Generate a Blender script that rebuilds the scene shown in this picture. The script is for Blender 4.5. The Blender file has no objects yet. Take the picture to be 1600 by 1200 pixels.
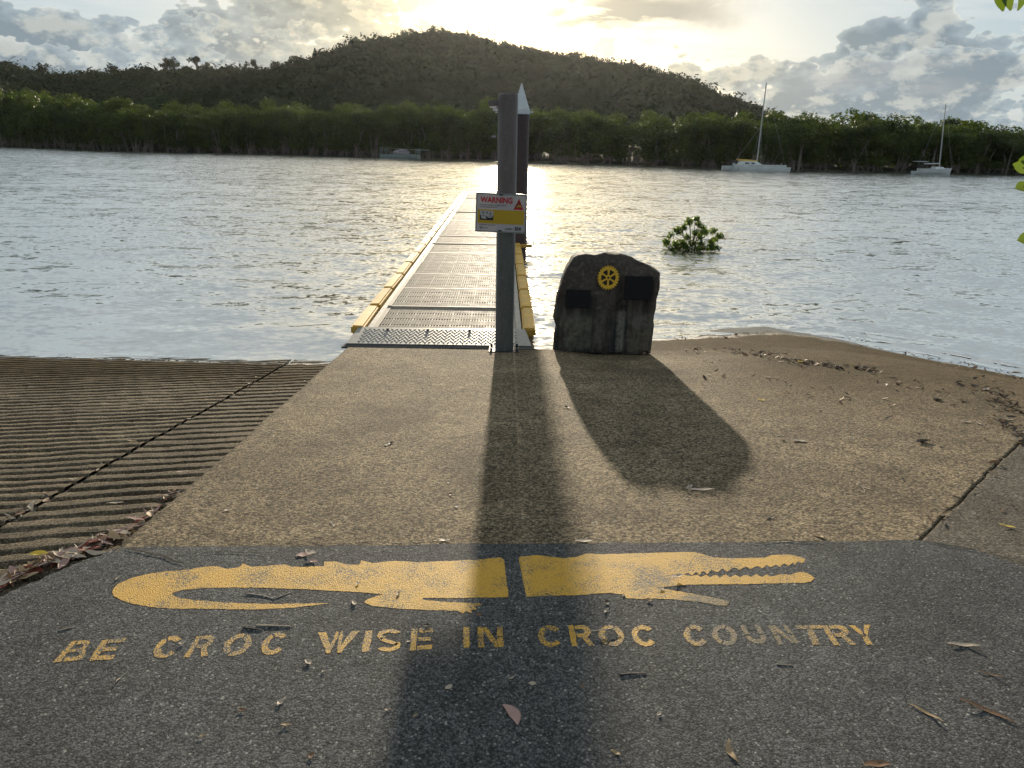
import bpy, bmesh, math, random
import numpy as np
from mathutils import Vector, Matrix, noise as mnoise
from mathutils.geometry import tessellate_polygon

rng = np.random.default_rng(7)
random.seed(7)
PI = math.pi
sc = bpy.context.scene
COL = sc.collection

# ---------------------------------------------------------------- camera
FPX = 1160.0
TH = math.atan(374 / FPX)          # pitch down
RO = math.radians(1.1)             # roll
CAM = Vector((0, 0, 1.6))
Fv = Vector((0, math.cos(TH), -math.sin(TH)))
U0 = Vector((0, math.sin(TH), math.cos(TH)))
R0 = Vector((1, 0, 0))
Uv = math.cos(RO) * U0 - math.sin(RO) * R0
Rv = math.cos(RO) * R0 + math.sin(RO) * U0
cam_d = bpy.data.cameras.new('camera')
cam = bpy.data.objects.new('camera', cam_d)
COL.objects.link(cam)
cam_d.sensor_width = 36
cam_d.lens = FPX / 1600 * 36
cam_d.clip_start = 0.05
cam_d.clip_end = 8000
m3 = Matrix((Rv, Uv, -Fv)).transposed()
cam.matrix_world = Matrix.Translation(CAM) @ m3.to_4x4()
sc.camera = cam

# ---------------------------------------------------------------- sun, exposure
SUN_EL = math.radians(9.8)
SUN_AZ = math.radians(-0.35)       # from +Y towards +X
SUN = Vector((math.sin(SUN_AZ) * math.cos(SUN_EL), math.cos(SUN_AZ) * math.cos(SUN_EL), math.sin(SUN_EL)))
sl = bpy.data.lights.new('sun', 'SUN')
sl.energy = 5.0
sl.angle = math.radians(0.9)
sl.color = (1.0, 0.86, 0.66)
so = bpy.data.objects.new('sun', sl)
COL.objects.link(so)
so.rotation_euler = SUN.to_track_quat('Z', 'Y').to_euler()
sc.view_settings.view_transform = 'Standard'
sc.view_settings.look = 'None'
sc.view_settings.exposure = 0.42
sc.view_settings.gamma = 1.0
sc.view_settings.use_curve_mapping = False
sc.render.engine = 'CYCLES'
cy = sc.cycles
cy.use_denoising = True
cy.max_bounces = 5
cy.diffuse_bounces = 2
cy.glossy_bounces = 3
cy.transmission_bounces = 3
cy.transparent_max_bounces = 6
cy.volume_bounces = 0
cy.sample_clamp_indirect = 6
cy.sample_clamp_direct = 40
cy.caustics_reflective = False
cy.caustics_refractive = False


def ray(px, py):
    return Fv * FPX + Rv * (px - 800) + Uv * (600 - py)


def gnd(px, py, z=0.0):
    r = ray(px, py)
    return CAM + r * ((z - 1.6) / r.z)


def at(px, py, Y):
    r = ray(px, py)
    return CAM + r * (Y / r.y)


def proj(p):
    v = Vector(p) - CAM
    d = v.dot(Fv)
    return 800 + FPX * v.dot(Rv) / d, 600 - FPX * v.dot(Uv) / d


SL = 0.0752
SEAM = 2.76
WZ = -0.5


def slab_pt(px, py, dz=0.0):
    r = ray(px, py)
    t = (dz + SL * SEAM - 1.6) / (r.z + SL * r.y)
    p = CAM + r * t
    if p.y < SEAM:
        p = gnd(px, py, dz)
    return p


# ---------------------------------------------------------------- node helpers
def nd(t, typ, ins=None, out=0, **attrs):
    n = t.nodes.new(typ)
    for k, v in attrs.items():
        setattr(n, k, v)
    for k, v in (ins or {}).items():
        s = n.inputs[k]
        if isinstance(v, bpy.types.NodeSocket):
            t.links.new(v, s)
        else:
            s.default_value = v
    return n.outputs[out]


def mth(t, op, a, b=None, c=None, clamp=False):
    ins = {0: a}
    if b is not None:
        ins[1] = b
    if c is not None:
        ins[2] = c
    return nd(t, 'ShaderNodeMath', ins, operation=op, use_clamp=clamp)


def vmth(t, op, a, b=None, out=0):
    ins = {0: a}
    if b is not None:
        ins[1] = b
    return nd(t, 'ShaderNodeVectorMath', ins, out=out, operation=op)


def mixc(t, f, a, b, blend='MIX'):
    return nd(t, 'ShaderNodeMix', {0: f, 6: a, 7: b}, out=2, data_type='RGBA', blend_type=blend)


def mapr(t, v, a, b, c=0.0, d=1.0, interp='LINEAR'):
    return nd(t, 'ShaderNodeMapRange', {0: v, 1: a, 2: b, 3: c, 4: d}, interpolation_type=interp, clamp=True)


def noi(t, vec, scale, detail=3, rough=0.55, out=0, dist=0.0, lac=2.0):
    return nd(t, 'ShaderNodeTexNoise', {'Vector': vec, 'Scale': scale, 'Detail': detail, 'Roughness': rough,
                                        'Distortion': dist, 'Lacunarity': lac}, out=out)


def wpos(t):
    return nd(t, 'ShaderNodeNewGeometry', out='Position')


def opos(t):
    return nd(t, 'ShaderNodeTexCoord', out='Object')


def sepz(t, v, i):
    return nd(t, 'ShaderNodeSeparateXYZ', {0: v}, out=i)


def rgb(r, g, b):
    return (r, g, b, 1.0)


def newmat(name):
    m = bpy.data.materials.new(name)
    m.use_nodes = True
    m.node_tree.nodes.clear()
    return m, m.node_tree


def finish(t, shader, disp=None):
    o = t.nodes.new('ShaderNodeOutputMaterial')
    t.links.new(shader, o.inputs['Surface'])


def pbsdf(t, col, rough=0.6, normal=None, metallic=0.0, spec=0.5, ior=1.45, extra=None):
    ins = {'Base Color': col, 'Roughness': rough, 'Metallic': metallic, 'Specular IOR Level': spec, 'IOR': ior}
    if normal is not None:
        ins['Normal'] = normal
    ins.update(extra or {})
    return nd(t, 'ShaderNodeBsdfPrincipled', ins)


def bump(t, h, strength=0.5, dist=0.01, normal=None):
    ins = {'Height': h, 'Strength': strength, 'Distance': dist}
    if normal is not None:
        ins['Normal'] = normal
    return nd(t, 'ShaderNodeBump', ins)


def simple(name, col, rough=0.6, var=0.18, scale=8, bs=0.3, bd=0.004, metallic=0.0, spec=0.5, trans=0.0):
    m, t = newmat(name)
    p = opos(t)
    n = noi(t, p, scale, 5, 0.65)
    f = mapr(t, n, 0.3, 0.7, 1 - var, 1 + var)
    c = vmth(t, 'SCALE', rgb(*col)[:3])
    t.links.new(f, c.node.inputs[3])
    r2 = mapr(t, n, 0.3, 0.7, rough * 0.85, min(1, rough * 1.15))
    s = pbsdf(t, c, r2, bump(t, noi(t, p, scale * 6, 3), bs, bd), metallic, spec)
    if trans > 0:
        tr = nd(t, 'ShaderNodeBsdfTranslucent', {'Color': c})
        s = nd(t, 'ShaderNodeMixShader', {0: trans, 1: s, 2: tr})
    finish(t, s)
    return m


# ---------------------------------------------------------------- world sky
w = bpy.data.worlds.new('World')
sc.world = w
w.use_nodes = True
t = w.node_tree
t.nodes.clear()
D = nd(t, 'ShaderNodeTexCoord', out='Generated')
D = vmth(t, 'NORMALIZE', D)
dx, dy, dz = (sepz(t, D, i) for i in range(3))
az = mth(t, 'ARCTAN2', dx, dy)
el = mth(t, 'ARCSINE', dz)
nis = nd(t, 'ShaderNodeTexSky', sky_type='NISHITA', sun_disc=False, sun_elevation=SUN_EL, sun_rotation=SUN_AZ,
         air_density=1.0, dust_density=1.5, ozone_density=1.0)
sky = vmth(t, 'SCALE', nis)
sky.node.inputs[3].default_value = 0.085
# soften the clear-sky blue towards what the photograph shows between the clouds
blue = mixc(t, mapr(t, el, 0.0, 0.5), rgb(0.24, 0.39, 0.52), rgb(0.30, 0.35, 0.39))
sky = mixc(t, 0.75, sky, blue)
# angle to the sun
cs = vmth(t, 'DOT_PRODUCT', D, tuple(SUN), out='Value')
ang = mth(t, 'ARCCOSINE', mth(t, 'MINIMUM', cs, 0.99999))
glow1 = mth(t, 'EXPONENT', mth(t, 'MULTIPLY', mth(t, 'MULTIPLY', ang, ang), -1 / (2 * 0.085 ** 2)))
glow2 = mth(t, 'EXPONENT', mth(t, 'MULTIPLY', ang, -1 / 0.25))
# cloud coordinates: flattened towards the horizon
cv = nd(t, 'ShaderNodeCombineXYZ', {0: mth(t, 'MULTIPLY', dx, 1.0), 1: dy, 2: mth(t, 'MULTIPLY', el, 1.7)})


def azel(px, py):
    r = ray(px, py).normalized()
    return math.atan2(r.x, r.y), math.asin(r.z)


AE = nd(t, 'ShaderNodeCombineXYZ', {0: az, 1: el, 2: 0.0})
warp = vmth(t, 'SUBTRACT', noi(t, cv, 9.0, 4, 0.6, out='Color'), (0.5, 0.5, 0.5))
wv = nd(t, 'ShaderNodeVectorMath', {0: warp, 1: (0.10, 0.055, 0.0), 2: AE}, operation='MULTIPLY_ADD')
towards = vmth(t, 'SCALE', vmth(t, 'SUBTRACT', tuple(SUN), D))
towards.node.inputs[3].default_value = 0.035
towards = vmth(t, 'ADD', towards, (0, 0, 0.012))


def blob(px, py, rx, ry, wt, inner=0.0):
    a, e = azel(px, py)
    q = vmth(t, 'MULTIPLY', vmth(t, 'SUBTRACT', wv, (a, e, 0)), (FPX / rx, FPX / ry, 0))
    return mth(t, 'MULTIPLY', mapr(t, vmth(t, 'LENGTH', q, out='Value'), 1.25, inner, 0, 1, 'SMOOTHSTEP'), wt)


def addall(lst):
    s = lst[0]
    for x in lst[1:]:
        s = mth(t, 'ADD', s, x)
    return s


def puffs(vec, sc_):
    n_ = noi(t, vec, sc_, 6, 0.56, dist=0.15)
    v_ = t.nodes.new('ShaderNodeTexVoronoi')
    v_.feature = 'F1'
    t.links.new(vec, v_.inputs['Vector'])
    v_.inputs['Scale'].default_value = sc_ * 2.6
    v_.inputs['Detail'].default_value = 2.0
    v_.inputs['Roughness'].default_value = 0.55
    return mth(t, 'SUBTRACT', n_, mth(t, 'MULTIPLY', v_.outputs['Distance'], 0.26))


nearsun = mapr(t, ang, 0.42, 0.10)
hi_c = mixc(t, nearsun, rgb(0.78, 0.75, 0.64), rgb(1.05, 0.87, 0.52))
sh_hi = mixc(t, mth(t, 'MULTIPLY', nearsun, 0.8), rgb(0.27, 0.335, 0.375), rgb(0.52, 0.45, 0.29))
sh_lo = mixc(t, mth(t, 'MULTIPLY', nearsun, 0.8), rgb(0.155, 0.21, 0.25), rgb(0.34, 0.30, 0.20))


def layer(under, off, sc_, bias, steer, tight=0.035, kl=0.30, ke=0.62, ew=0.06, thickw=0.24, glo=-0.01, ghi=0.09):
    v_ = vmth(t, 'ADD', cv, off)
    d0 = puffs(v_, sc_)
    l0 = noi(t, v_, sc_ * 1.3, 5, 0.6)
    l1 = noi(t, vmth(t, 'ADD', v_, towards), sc_ * 1.3, 5, 0.6)
    dens = mth(t, 'ADD', mth(t, 'SUBTRACT', d0, bias), steer)
    cov = mapr(t, dens, 0.0, tight, 0, 1, 'SMOOTHSTEP')
    edge = mapr(t, dens, ew, 0.0)
    lit = mapr(t, mth(t, 'SUBTRACT', l0, l1), glo, ghi)
    f = mth(t, 'ADD', mth(t, 'MULTIPLY', lit, kl), mth(t, 'MULTIPLY', mth(t, 'MULTIPLY', edge, edge), ke), clamp=True)
    cc_ = mixc(t, f, mixc(t, mapr(t, dens, 0.03, thickw), sh_hi, sh_lo), hi_c)
    return mixc(t, cov, under, cc_)


# high thin streaks
wis = noi(t, nd(t, 'ShaderNodeCombineXYZ', {0: dx, 1: dy, 2: mth(t, 'MULTIPLY', el, 6.5)}), 5.0, 5, 0.6, dist=0.3)
sky = mixc(t, mth(t, 'MULTIPLY', mapr(t, wis, 0.46, 0.66), 0.75), sky, mixc(t, nearsun, rgb(0.52, 0.55, 0.56), rgb(0.85, 0.73, 0.47)))
# back bank, then front banks, as the photograph shows them
st1 = addall([blob(100, 70, 230, 80, 0.30), blob(470, 60, 200, 90, 0.28), blob(1335, 80, 72, 54, 0.36), blob(1490, 40, 100, 70, 0.22),
              blob(190, 2, 120, 18, -0.30), blob(1200, 45, 110, 42, -0.25), blob(1402, 66, 15, 48, -0.18), blob(1570, 10, 60, 22, -0.06)])
st2 = addall([blob(120, 105, 280, 36, 0.34), blob(300, 45, 110, 46, 0.20), blob(1380, 165, 350, 60, 0.42), blob(1240, 110, 140, 28, 0.22),
              blob(1540, 100, 150, 42, 0.30), blob(620, 40, 110, 22, 0.12), blob(1200, 40, 120, 40, -0.3), blob(210, 4, 150, 20, -0.3), blob(1330, 40, 120, 40, -0.12), blob(1500, 20, 120, 40, -0.12)])
sk = layer(sky, (3.7, 1.1, 0.4), 9.0, 0.335, st1)
sk = layer(sk, (0.3, 6.2, 2.9), 13.0, 0.36, st2, tight=0.05, kl=0.32, ke=0.5)
# flat grey bars over and right of the sun, and the low sheet at right
bar = noi(t, nd(t, 'ShaderNodeCombineXYZ', {0: dx, 1: dy, 2: mth(t, 'MULTIPLY', el, 5.0)}), 9.0, 4, 0.58, dist=0.3)
dk = mth(t, 'MULTIPLY', mth(t, 'ADD', blob(990, 20, 165, 30, 1.0, 0.4), blob(610, 38, 90, 16, 0.4, 0.2), clamp=True), mapr(t, bar, 0.34, 0.52))
sk = mixc(t, mth(t, 'MULTIPLY', dk, 0.92), sk, rgb(0.34, 0.32, 0.265))
dk2 = mth(t, 'MULTIPLY', blob(1370, 122, 170, 26, 0.75, 0.3), mapr(t, bar, 0.36, 0.58))
sk = mixc(t, dk2, sk, rgb(0.27, 0.295, 0.31))
g = mth(t, 'ADD', mth(t, 'MULTIPLY', glow1, 1.35), mth(t, 'MULTIPLY', glow2, 0.14))
gs = vmth(t, 'SCALE', (1.0, 0.82, 0.46))
t.links.new(mth(t, 'MULTIPLY', g, mth(t, 'SUBTRACT', 1.0, mth(t, 'MULTIPLY', dk, 0.80))), gs.node.inputs[3])
sk = vmth(t, 'ADD', sk, gs)
# below the horizon: dull grey green
sk = mixc(t, mapr(t, dz, 0.0, -0.05), sk, rgb(0.12, 0.13, 0.12))
bg = nd(t, 'ShaderNodeBackground', {'Color': sk, 'Strength': 1.0})
o = t.nodes.new('ShaderNodeOutputWorld')
t.links.new(bg, o.inputs['Surface'])
w.cycles.sampling_method = 'MANUAL'
w.cycles.sample_map_resolution = 1024


# ---------------------------------------------------------------- mesh helpers
def tag(o, label=None, cat=None, group=None, kind=None):
    if label: o['label'] = label
    if cat: o['category'] = cat
    if group: o['group'] = group
    if kind: o['kind'] = kind
    return o


def link(o, parent=None):
    COL.objects.link(o)
    if parent is not None:
        o.parent = parent
    return o


def mk(name, V, F, mat=None, parent=None, smooth=False, loc=None):
    """V (n,3) array, F (m,k) array of equal sized faces, or list of mixed faces"""
    me = bpy.data.meshes.new(name)
    if isinstance(F, np.ndarray):
        V = np.asarray(V, dtype=np.float32)
        me.vertices.add(len(V))
        me.vertices.foreach_set('co', V.ravel())
        k = F.shape[1]
        me.loops.add(F.size)
        me.loops.foreach_set('vertex_index', F.astype(np.int32).ravel())
        me.polygons.add(len(F))
        me.polygons.foreach_set('loop_start', np.arange(len(F), dtype=np.int32) * k)
        me.polygons.foreach_set('loop_total', np.full(len(F), k, dtype=np.int32))
        me.update(calc_edges=True)
    else:
        me.from_pydata([tuple(v) for v in V], [], [tuple(f) for f in F])
    if smooth:
        me.polygons.foreach_set('use_smooth', np.ones(len(me.polygons), dtype=bool))
    if mat:
        me.materials.append(mat)
    me.validate()
    o = bpy.data.objects.new(name, me)
    if loc is not None:
        o.location = loc
    return link(o, parent)


def empty(name, loc, rz=0.0):
    o = bpy.data.objects.new(name, None)
    o.empty_display_size = 0.1
    o.location = loc
    o.rotation_euler = (0, 0, rz)
    COL.objects.link(o)
    return o


class MB:
    """collects simple solids into one mesh"""
    def __init__(s):
        s.V = []; s.F = []

    def add(s, vs, fs):
        b = len(s.V)
        s.V += [Vector(v) for v in vs]
        s.F += [tuple(i + b for i in f) for f in fs]

    def box(s, c, d, rot=None):
        x, y, z = d[0] / 2, d[1] / 2, d[2] / 2
        vs = [Vector((a * x, b * y, e * z)) for a in (-1, 1) for b in (-1, 1) for e in (-1, 1)]
        if rot is not None:
            vs = [rot @ v for v in vs]
        vs = [v + Vector(c) for v in vs]
        s.add(vs, [(0, 1, 3, 2), (4, 6, 7, 5), (0, 4, 5, 1), (2, 3, 7, 6), (0, 2, 6, 4), (1, 5, 7, 3)])

    def bar(s, a, b, wd, ht):
        a = Vector(a); b = Vector(b)
        q = (b - a).to_track_quat('Y', 'Z').to_matrix()
        s.box((a + b) / 2, (wd, (b - a).length, ht), q)

    def tube(s, pts, rad, n=8, cap=True):
        pts = [Vector(p) for p in pts]
        if not hasattr(rad, '__len__'):
            rad = [rad] * len(pts)
        rings = []
        b = len(s.V)
        for i, p in enumerate(pts):
            d = (pts[min(i + 1, len(pts) - 1)] - pts[max(i - 1, 0)])
            if d.length < 1e-9: d = Vector((0, 0, 1))
            m = d.to_track_quat('Z', 'Y').to_matrix()
            for k in range(n):
                a = 2 * PI * k / n
                s.V.append(p + m @ Vector((rad[i] * math.cos(a), rad[i] * math.sin(a), 0)))
        for i in range(len(pts) - 1):
            for k in range(n):
                k2 = (k + 1) % n
                s.F.append((b + i * n + k, b + i * n + k2, b + (i + 1) * n + k2, b + (i + 1) * n + k))
        if cap:
            s.F.append(tuple(b + k for k in reversed(range(n))))
            s.F.append(tuple(b + (len(pts) - 1) * n + k for k in range(n)))

    def build(s, name, mat, parent=None, smooth=False, bevel=0, loc=None):
        o = mk(name, s.V, s.F, mat, parent, smooth, loc)
        if bevel:
            md = o.modifiers.new('bevel', 'BEVEL')
            md.width = bevel
            md.segments = 2
            md.limit_method = 'ANGLE'
        return o


def grid_faces(nr, nc):
    i = np.arange(nr - 1)[:, None] * nc + np.arange(nc - 1)[None, :]
    return np.stack([i, i + 1, i + 1 + nc, i + nc], -1).reshape(-1, 4)


def vnoise(x, y, seed=0):
    """smooth value noise on arrays"""
    xi = np.floor(x).astype(np.int64); yi = np.floor(y).astype(np.int64)
    fx = x - xi; fy = y - yi
    fx = fx * fx * (3 - 2 * fx); fy = fy * fy * (3 - 2 * fy)

    def h(a, b):
        n = (a * 374761393 + b * 668265263 + seed * 1442695041) & 0x7fffffff
        n = ((n ^ (n >> 13)) * 1274126177) & 0x7fffffff
        return ((n ^ (n >> 16)) & 0xffff) / 65535.0
    return (h(xi, yi) * (1 - fx) + h(xi + 1, yi) * fx) * (1 - fy) + (h(xi, yi + 1) * (1 - fx) + h(xi + 1, yi + 1) * fx) * fy - 0.5


def fbm(x, y, oct=4, seed=0):
    s = 0; a = 1.0
    for o in range(oct):
        s = s + a * vnoise(x * 2 ** o, y * 2 ** o, seed + o)
        a *= 0.5
    return s


# ---------------------------------------------------------------- materials for the ground
def ground_mat(name, base_lo, base_hi, speck, stone, wet=False, bstr=0.9, patch=0.25, worn=None, bd=0.006):
    m, t = newmat(name)
    p = wpos(t)
    vo = t.nodes.new('ShaderNodeTexVoronoi')
    t.links.new(p, vo.inputs['Vector'])
    vo.inputs['Scale'].default_value = stone
    vo.inputs['Randomness'].default_value = 1.0
    cell = sepz(t, vo.outputs['Color'], 0)
    cell2 = sepz(t, vo.outputs['Color'], 1)
    vs = t.nodes.new('ShaderNodeTexVoronoi')
    t.links.new(p, vs.inputs['Vector'])
    vs.inputs['Scale'].default_value = stone * 2.1
    n1 = noi(t, p, 1.5, 6, 0.66)
    n2 = noi(t, p, 30, 4, 0.7)
    n3 = noi(t, p, 5.5, 4, 0.6)
    fine = noi(t, p, stone * 1.2, 4, 0.75)
    cell = mth(t, 'ADD', mth(t, 'MULTIPLY', mapr(t, cell, 0.12, 0.88), 0.66), mth(t, 'MULTIPLY', mapr(t, fine, 0.40, 0.60), 0.40))
    c = mixc(t, cell, rgb(*base_lo), rgb(*base_hi))
    c = mixc(t, mth(t, 'MULTIPLY', mth(t, 'GREATER_THAN', cell2, 0.978), 0.7), c, rgb(*speck))
    pit = mapr(t, vo.outputs['Distance'], 0.35, 0.75, 1.0, 0.5)
    f = mth(t, 'MULTIPLY', mapr(t, n1, 0.3, 0.7, 1 - patch, 1 + patch), mapr(t, n2, 0.3, 0.7, 0.82, 1.18))
    f = mth(t, 'MULTIPLY', f, mapr(t, n3, 0.3, 0.7, 1 - patch * 0.6, 1 + patch * 0.6))
    f = mth(t, 'MULTIPLY', f, pit)
    cc = vmth(t, 'SCALE', c)
    t.links.new(f, cc.node.inputs[3])
    h = mth(t, 'ADD', mapr(t, vo.outputs['Distance'], 0.0, 0.8, 1.0, 0.0), mth(t, 'MULTIPLY', vs.outputs['Distance'], -0.35))
    h = mth(t, 'ADD', h, mth(t, 'MULTIPLY', cell, 0.55))
    h = mth(t, 'ADD', h, mth(t, 'MULTIPLY', n3, 1.0))
    h = mth(t, 'ADD', h, mth(t, 'MULTIPLY', fine, 2.0))
    rough = 0.82
    spec_ = 0.25
    nrm_s = bstr
    if wet:
        z = sepz(t, p, 2)
        y = sepz(t, p, 1)
        x = sepz(t, p, 0)
        zz = mth(t, 'ADD', z, mth(t, 'MULTIPLY', mth(t, 'SUBTRACT', n1, 0.5), 0.10))
        damp = mapr(t, zz, -0.30, -0.43, 0, 1, 'SMOOTHSTEP')
        right = mapr(t, mth(t, 'ADD', x, mth(t, 'MULTIPLY', n3, 1.2)), 1.6, 3.4, 0, 1, 'SMOOTHSTEP')
        far = mapr(t, mth(t, 'ADD', y, mth(t, 'MULTIPLY', n1, 1.6)), 4.9, 7.2, 0, 1, 'SMOOTHSTEP')
        algae = mth(t, 'MULTIPLY', right, far)
        damp2 = mth(t, 'MAXIMUM', damp, mth(t, 'MULTIPLY', algae, 0.85))
        blot = mapr(t, noi(t, p, 0.9, 6, 0.7, dist=0.6), 0.50, 0.62, 0, 1, 'SMOOTHSTEP')
        cc = mixc(t, mth(t, 'MULTIPLY', blot, 0.38), cc, vmth(t, 'MULTIPLY', cc, (0.45, 0.43, 0.42)))
        cc = mixc(t, mth(t, 'MULTIPLY', damp2, 0.85), cc, mixc(t, n3, rgb(0.055, 0.042, 0.026), rgb(0.12, 0.088, 0.05)))
        film = mapr(t, mth(t, 'ADD', z, mth(t, 'MULTIPLY', mth(t, 'SUBTRACT', n3, 0.5), 0.03)), -0.478, -0.493, 0, 1, 'SMOOTHSTEP')
        rough = mth(t, 'SUBTRACT', mapr(t, damp, 0, 1, 0.85, 0.78), mth(t, 'MULTIPLY', film, 0.6))
        nrm_s = mth(t, 'MULTIPLY', mapr(t, film, 0, 1, 1.0, 0.12), mapr(t, damp2, 0, 1, bstr, bstr * 0.75))
        spec_ = mth(t, 'ADD', mapr(t, damp2, 0, 1, 0.25, 0.03), mth(t, 'MULTIPLY', film, 0.5))
    s = pbsdf(t, cc, rough, bump(t, h, nrm_s, bd), spec=spec_)
    finish(t, s)
    return m


M_asph = ground_mat('asphalt', (0.026, 0.029, 0.031), (0.225, 0.228, 0.222), (0.52, 0.50, 0.45), 140, bstr=1.0, patch=0.30, bd=0.0038)
M_conc = ground_mat('aggregate_concrete', (0.055, 0.042, 0.026), (0.60, 0.465, 0.285), (0.65, 0.58, 0.44), 80, wet=True, bstr=1.0, patch=0.32, bd=0.009)
M_side = ground_mat('old_dark_concrete', (0.07, 0.062, 0.048), (0.22, 0.19, 0.145), (0.34, 0.31, 0.25), 85, wet=True, bstr=0.9, patch=0.4, bd=0.007)
M_ramp = ground_mat('grooved_ramp_concrete', (0.09, 0.070, 0.044), (0.36, 0.285, 0.185), (0.42, 0.38, 0.30), 130, wet=True, bstr=0.9, patch=0.35, bd=0.007)
M_soil = simple('riverbank_soil', (0.10, 0.085, 0.06), 0.95, 0.4, 3, 0.6, 0.02)
M_crack = simple('dirt_filled_crack', (0.018, 0.017, 0.014), 0.95, 0.4, 30)

# ---------------------------------------------------------------- ground
# big river bed sheet out to the horizon
o = mk('river_bed', [(-1000, -300, -4), (1000, -300, -4), (1000, 1100, -4), (-1000, 1100, -4)], [(0, 1, 2, 3)], M_soil)
tag(o, kind='structure')
xs = np.concatenate([np.linspace(-80, -16, 17), np.linspace(-14, 14, 29), np.linspace(16, 80, 17)])
ys = np.concatenate([np.linspace(-120, 0, 13), np.linspace(1, 16, 31), [25, 40]])
X, Y = np.meshgrid(xs, ys)
Z = -0.10 - 0.13 * np.maximum(0, Y - 2.76) - 0.02 * np.abs(fbm(X * .3, Y * .3, 3))
Z = np.maximum(Z, -4.2)
o = mk('ground', np.stack([X, Y, Z], -1).reshape(-1, 3), grid_faces(*X.shape), M_soil, smooth=True)
tag(o, kind='structure')

# waterline on the right beach
WL = [gnd(*p, WZ) for p in [(1020, 525), (1100, 518), (1200, 511), (1300, 528), (1450, 560), (1600, 590)]]
wlx = np.array([-30, 0.5] + [p.x for p in WL] + [7.0, 30])
wly = np.array([8.3, 8.35] + [p.y for p in WL] + [5.6, 2.0])


def zf(x, y):
    """top of the concrete apron and beach"""
    x = np.asarray(x, dtype=float); y = np.asarray(y, dtype=float)
    pl = -SL * np.maximum(0, y - SEAM) - 0.006
    yw = np.interp(x, wlx, wly)
    s = np.clip((yw - y) / 2.6, 0, 1)
    s = 1 - (1 - s) ** 2
    b = np.where(y < yw, WZ + (pl - WZ) * s, WZ - 0.13 * (y - yw))
    k = np.clip((x - 0.35) / 0.5, 0, 1)
    return pl * (1 - k) + b * k


# joint between the main slab and the side slab
J0 = slab_pt(1440, 835); J1 = slab_pt(1600, 683)
jdx = (J1.x - J0.x) / (J1.y - J0.y)


def jx(y):
    y = np.asarray(y, dtype=float)
    w_ = J0.x + jdx * (y - J0.y)
    return w_ + 0.022 * fbm(y * 5, y * 0 + 3, 3) + 0.012 * vnoise(y * 30, y * 0, 4)


def lx(y):
    return -1.60 - 0.006 * (np.asarray(y) - 3.4) + 0.012 * fbm(np.asarray(y) * 4, np.asarray(y) * 0 + 9, 3)


def seam_y(x):
    return np.interp(x, [-1.75, 0, 1.8, 3, 20], [2.672, 2.768, 2.868, 2.9, 2.9])


# main apron: left edge to joint, y 2.4 .. 7.12 (wall) for x<.75 ; to 12 m beyond
ys = np.concatenate([np.linspace(2.45, 7.14, 150)])
us = np.linspace(0, 1, 60)
rows = []
for y in ys:
    a = float(lx(y)); b = 0.75
    xx = a + (b - a) * us
    end = np.clip((7.155 + 0.02 * vnoise(xx * 9, xx * 0, 2)), 0, 9)
    yy = np.full_like(xx, y)
    rows.append(np.stack([xx, np.where(y > 7.13, end, yy), zf(xx, yy)], -1))
rows.append(rows[-1] * [1, 1, 0] + [0, 0.012, -1.6])
A = np.array(rows)
A[:-1, :, 2] += 0.004 * fbm(A[:-1, :, 0] * 2.2, A[:-1, :, 1] * 2.2, 3, 5)
A = np.concatenate([A[:, :1] * [1, 1, 0] + [-0.012, 0, -1.6], A], 1)   # left skirt
m_a = mk('concrete_apron', A.reshape(-1, 3), grid_faces(*A.shape[:2]), M_conc, smooth=True)
ys2 = np.linspace(2.45, 12, 240)
us = np.linspace(0, 1, 110)
rows = []
for y in ys2:
    b = float(jx(y)); xx = 0.75 + (b - 0.75) * us
    z = zf(xx, xx * 0 + y) + 0.004 * fbm(xx * 2.2, xx * 0 + y * 2.2, 3, 5) + np.clip((y - 6) / 3, 0, 1) * 0.012 * fbm(xx * 1.3, xx * 0 + y * 1.3, 3, 8)
    rows.append(np.stack([xx, xx * 0 + y, z], -1))
B = np.array(rows)
B = np.concatenate([B, B[:, -1:] * [1, 1, 1] + [0.006, 0, -0.12]], 1)
bo = mk('concrete_apron_shore', B.reshape(-1, 3), grid_faces(*B.shape[:2]), M_conc, smooth=True)
bo.name = 'beach'
tag(m_a, kind='structure'); tag(bo, kind='structure')
# side slab
ys3 = np.linspace(0.5, 12, 230)
rows = []
us = np.linspace(0, 1, 60) ** 1.6
for y in ys3:
    a = float(jx(y)) + 0.016
    xx = a + (16 - a) * us
    z = zf(xx, xx * 0 + y) - 0.004 + 0.006 * fbm(xx * 1.5, xx * 0 + y * 1.5, 3, 15)
    rows.append(np.stack([xx, xx * 0 + y, z], -1))
B2 = np.array(rows)
B2 = np.concatenate([B2[:, :1] + [-0.003, 0, -0.12], B2], 1)
o = mk('side_slab', B2.reshape(-1, 3), grid_faces(*B2.shape[:2]), M_side, smooth=True)
tag(o, kind='structure')

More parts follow.
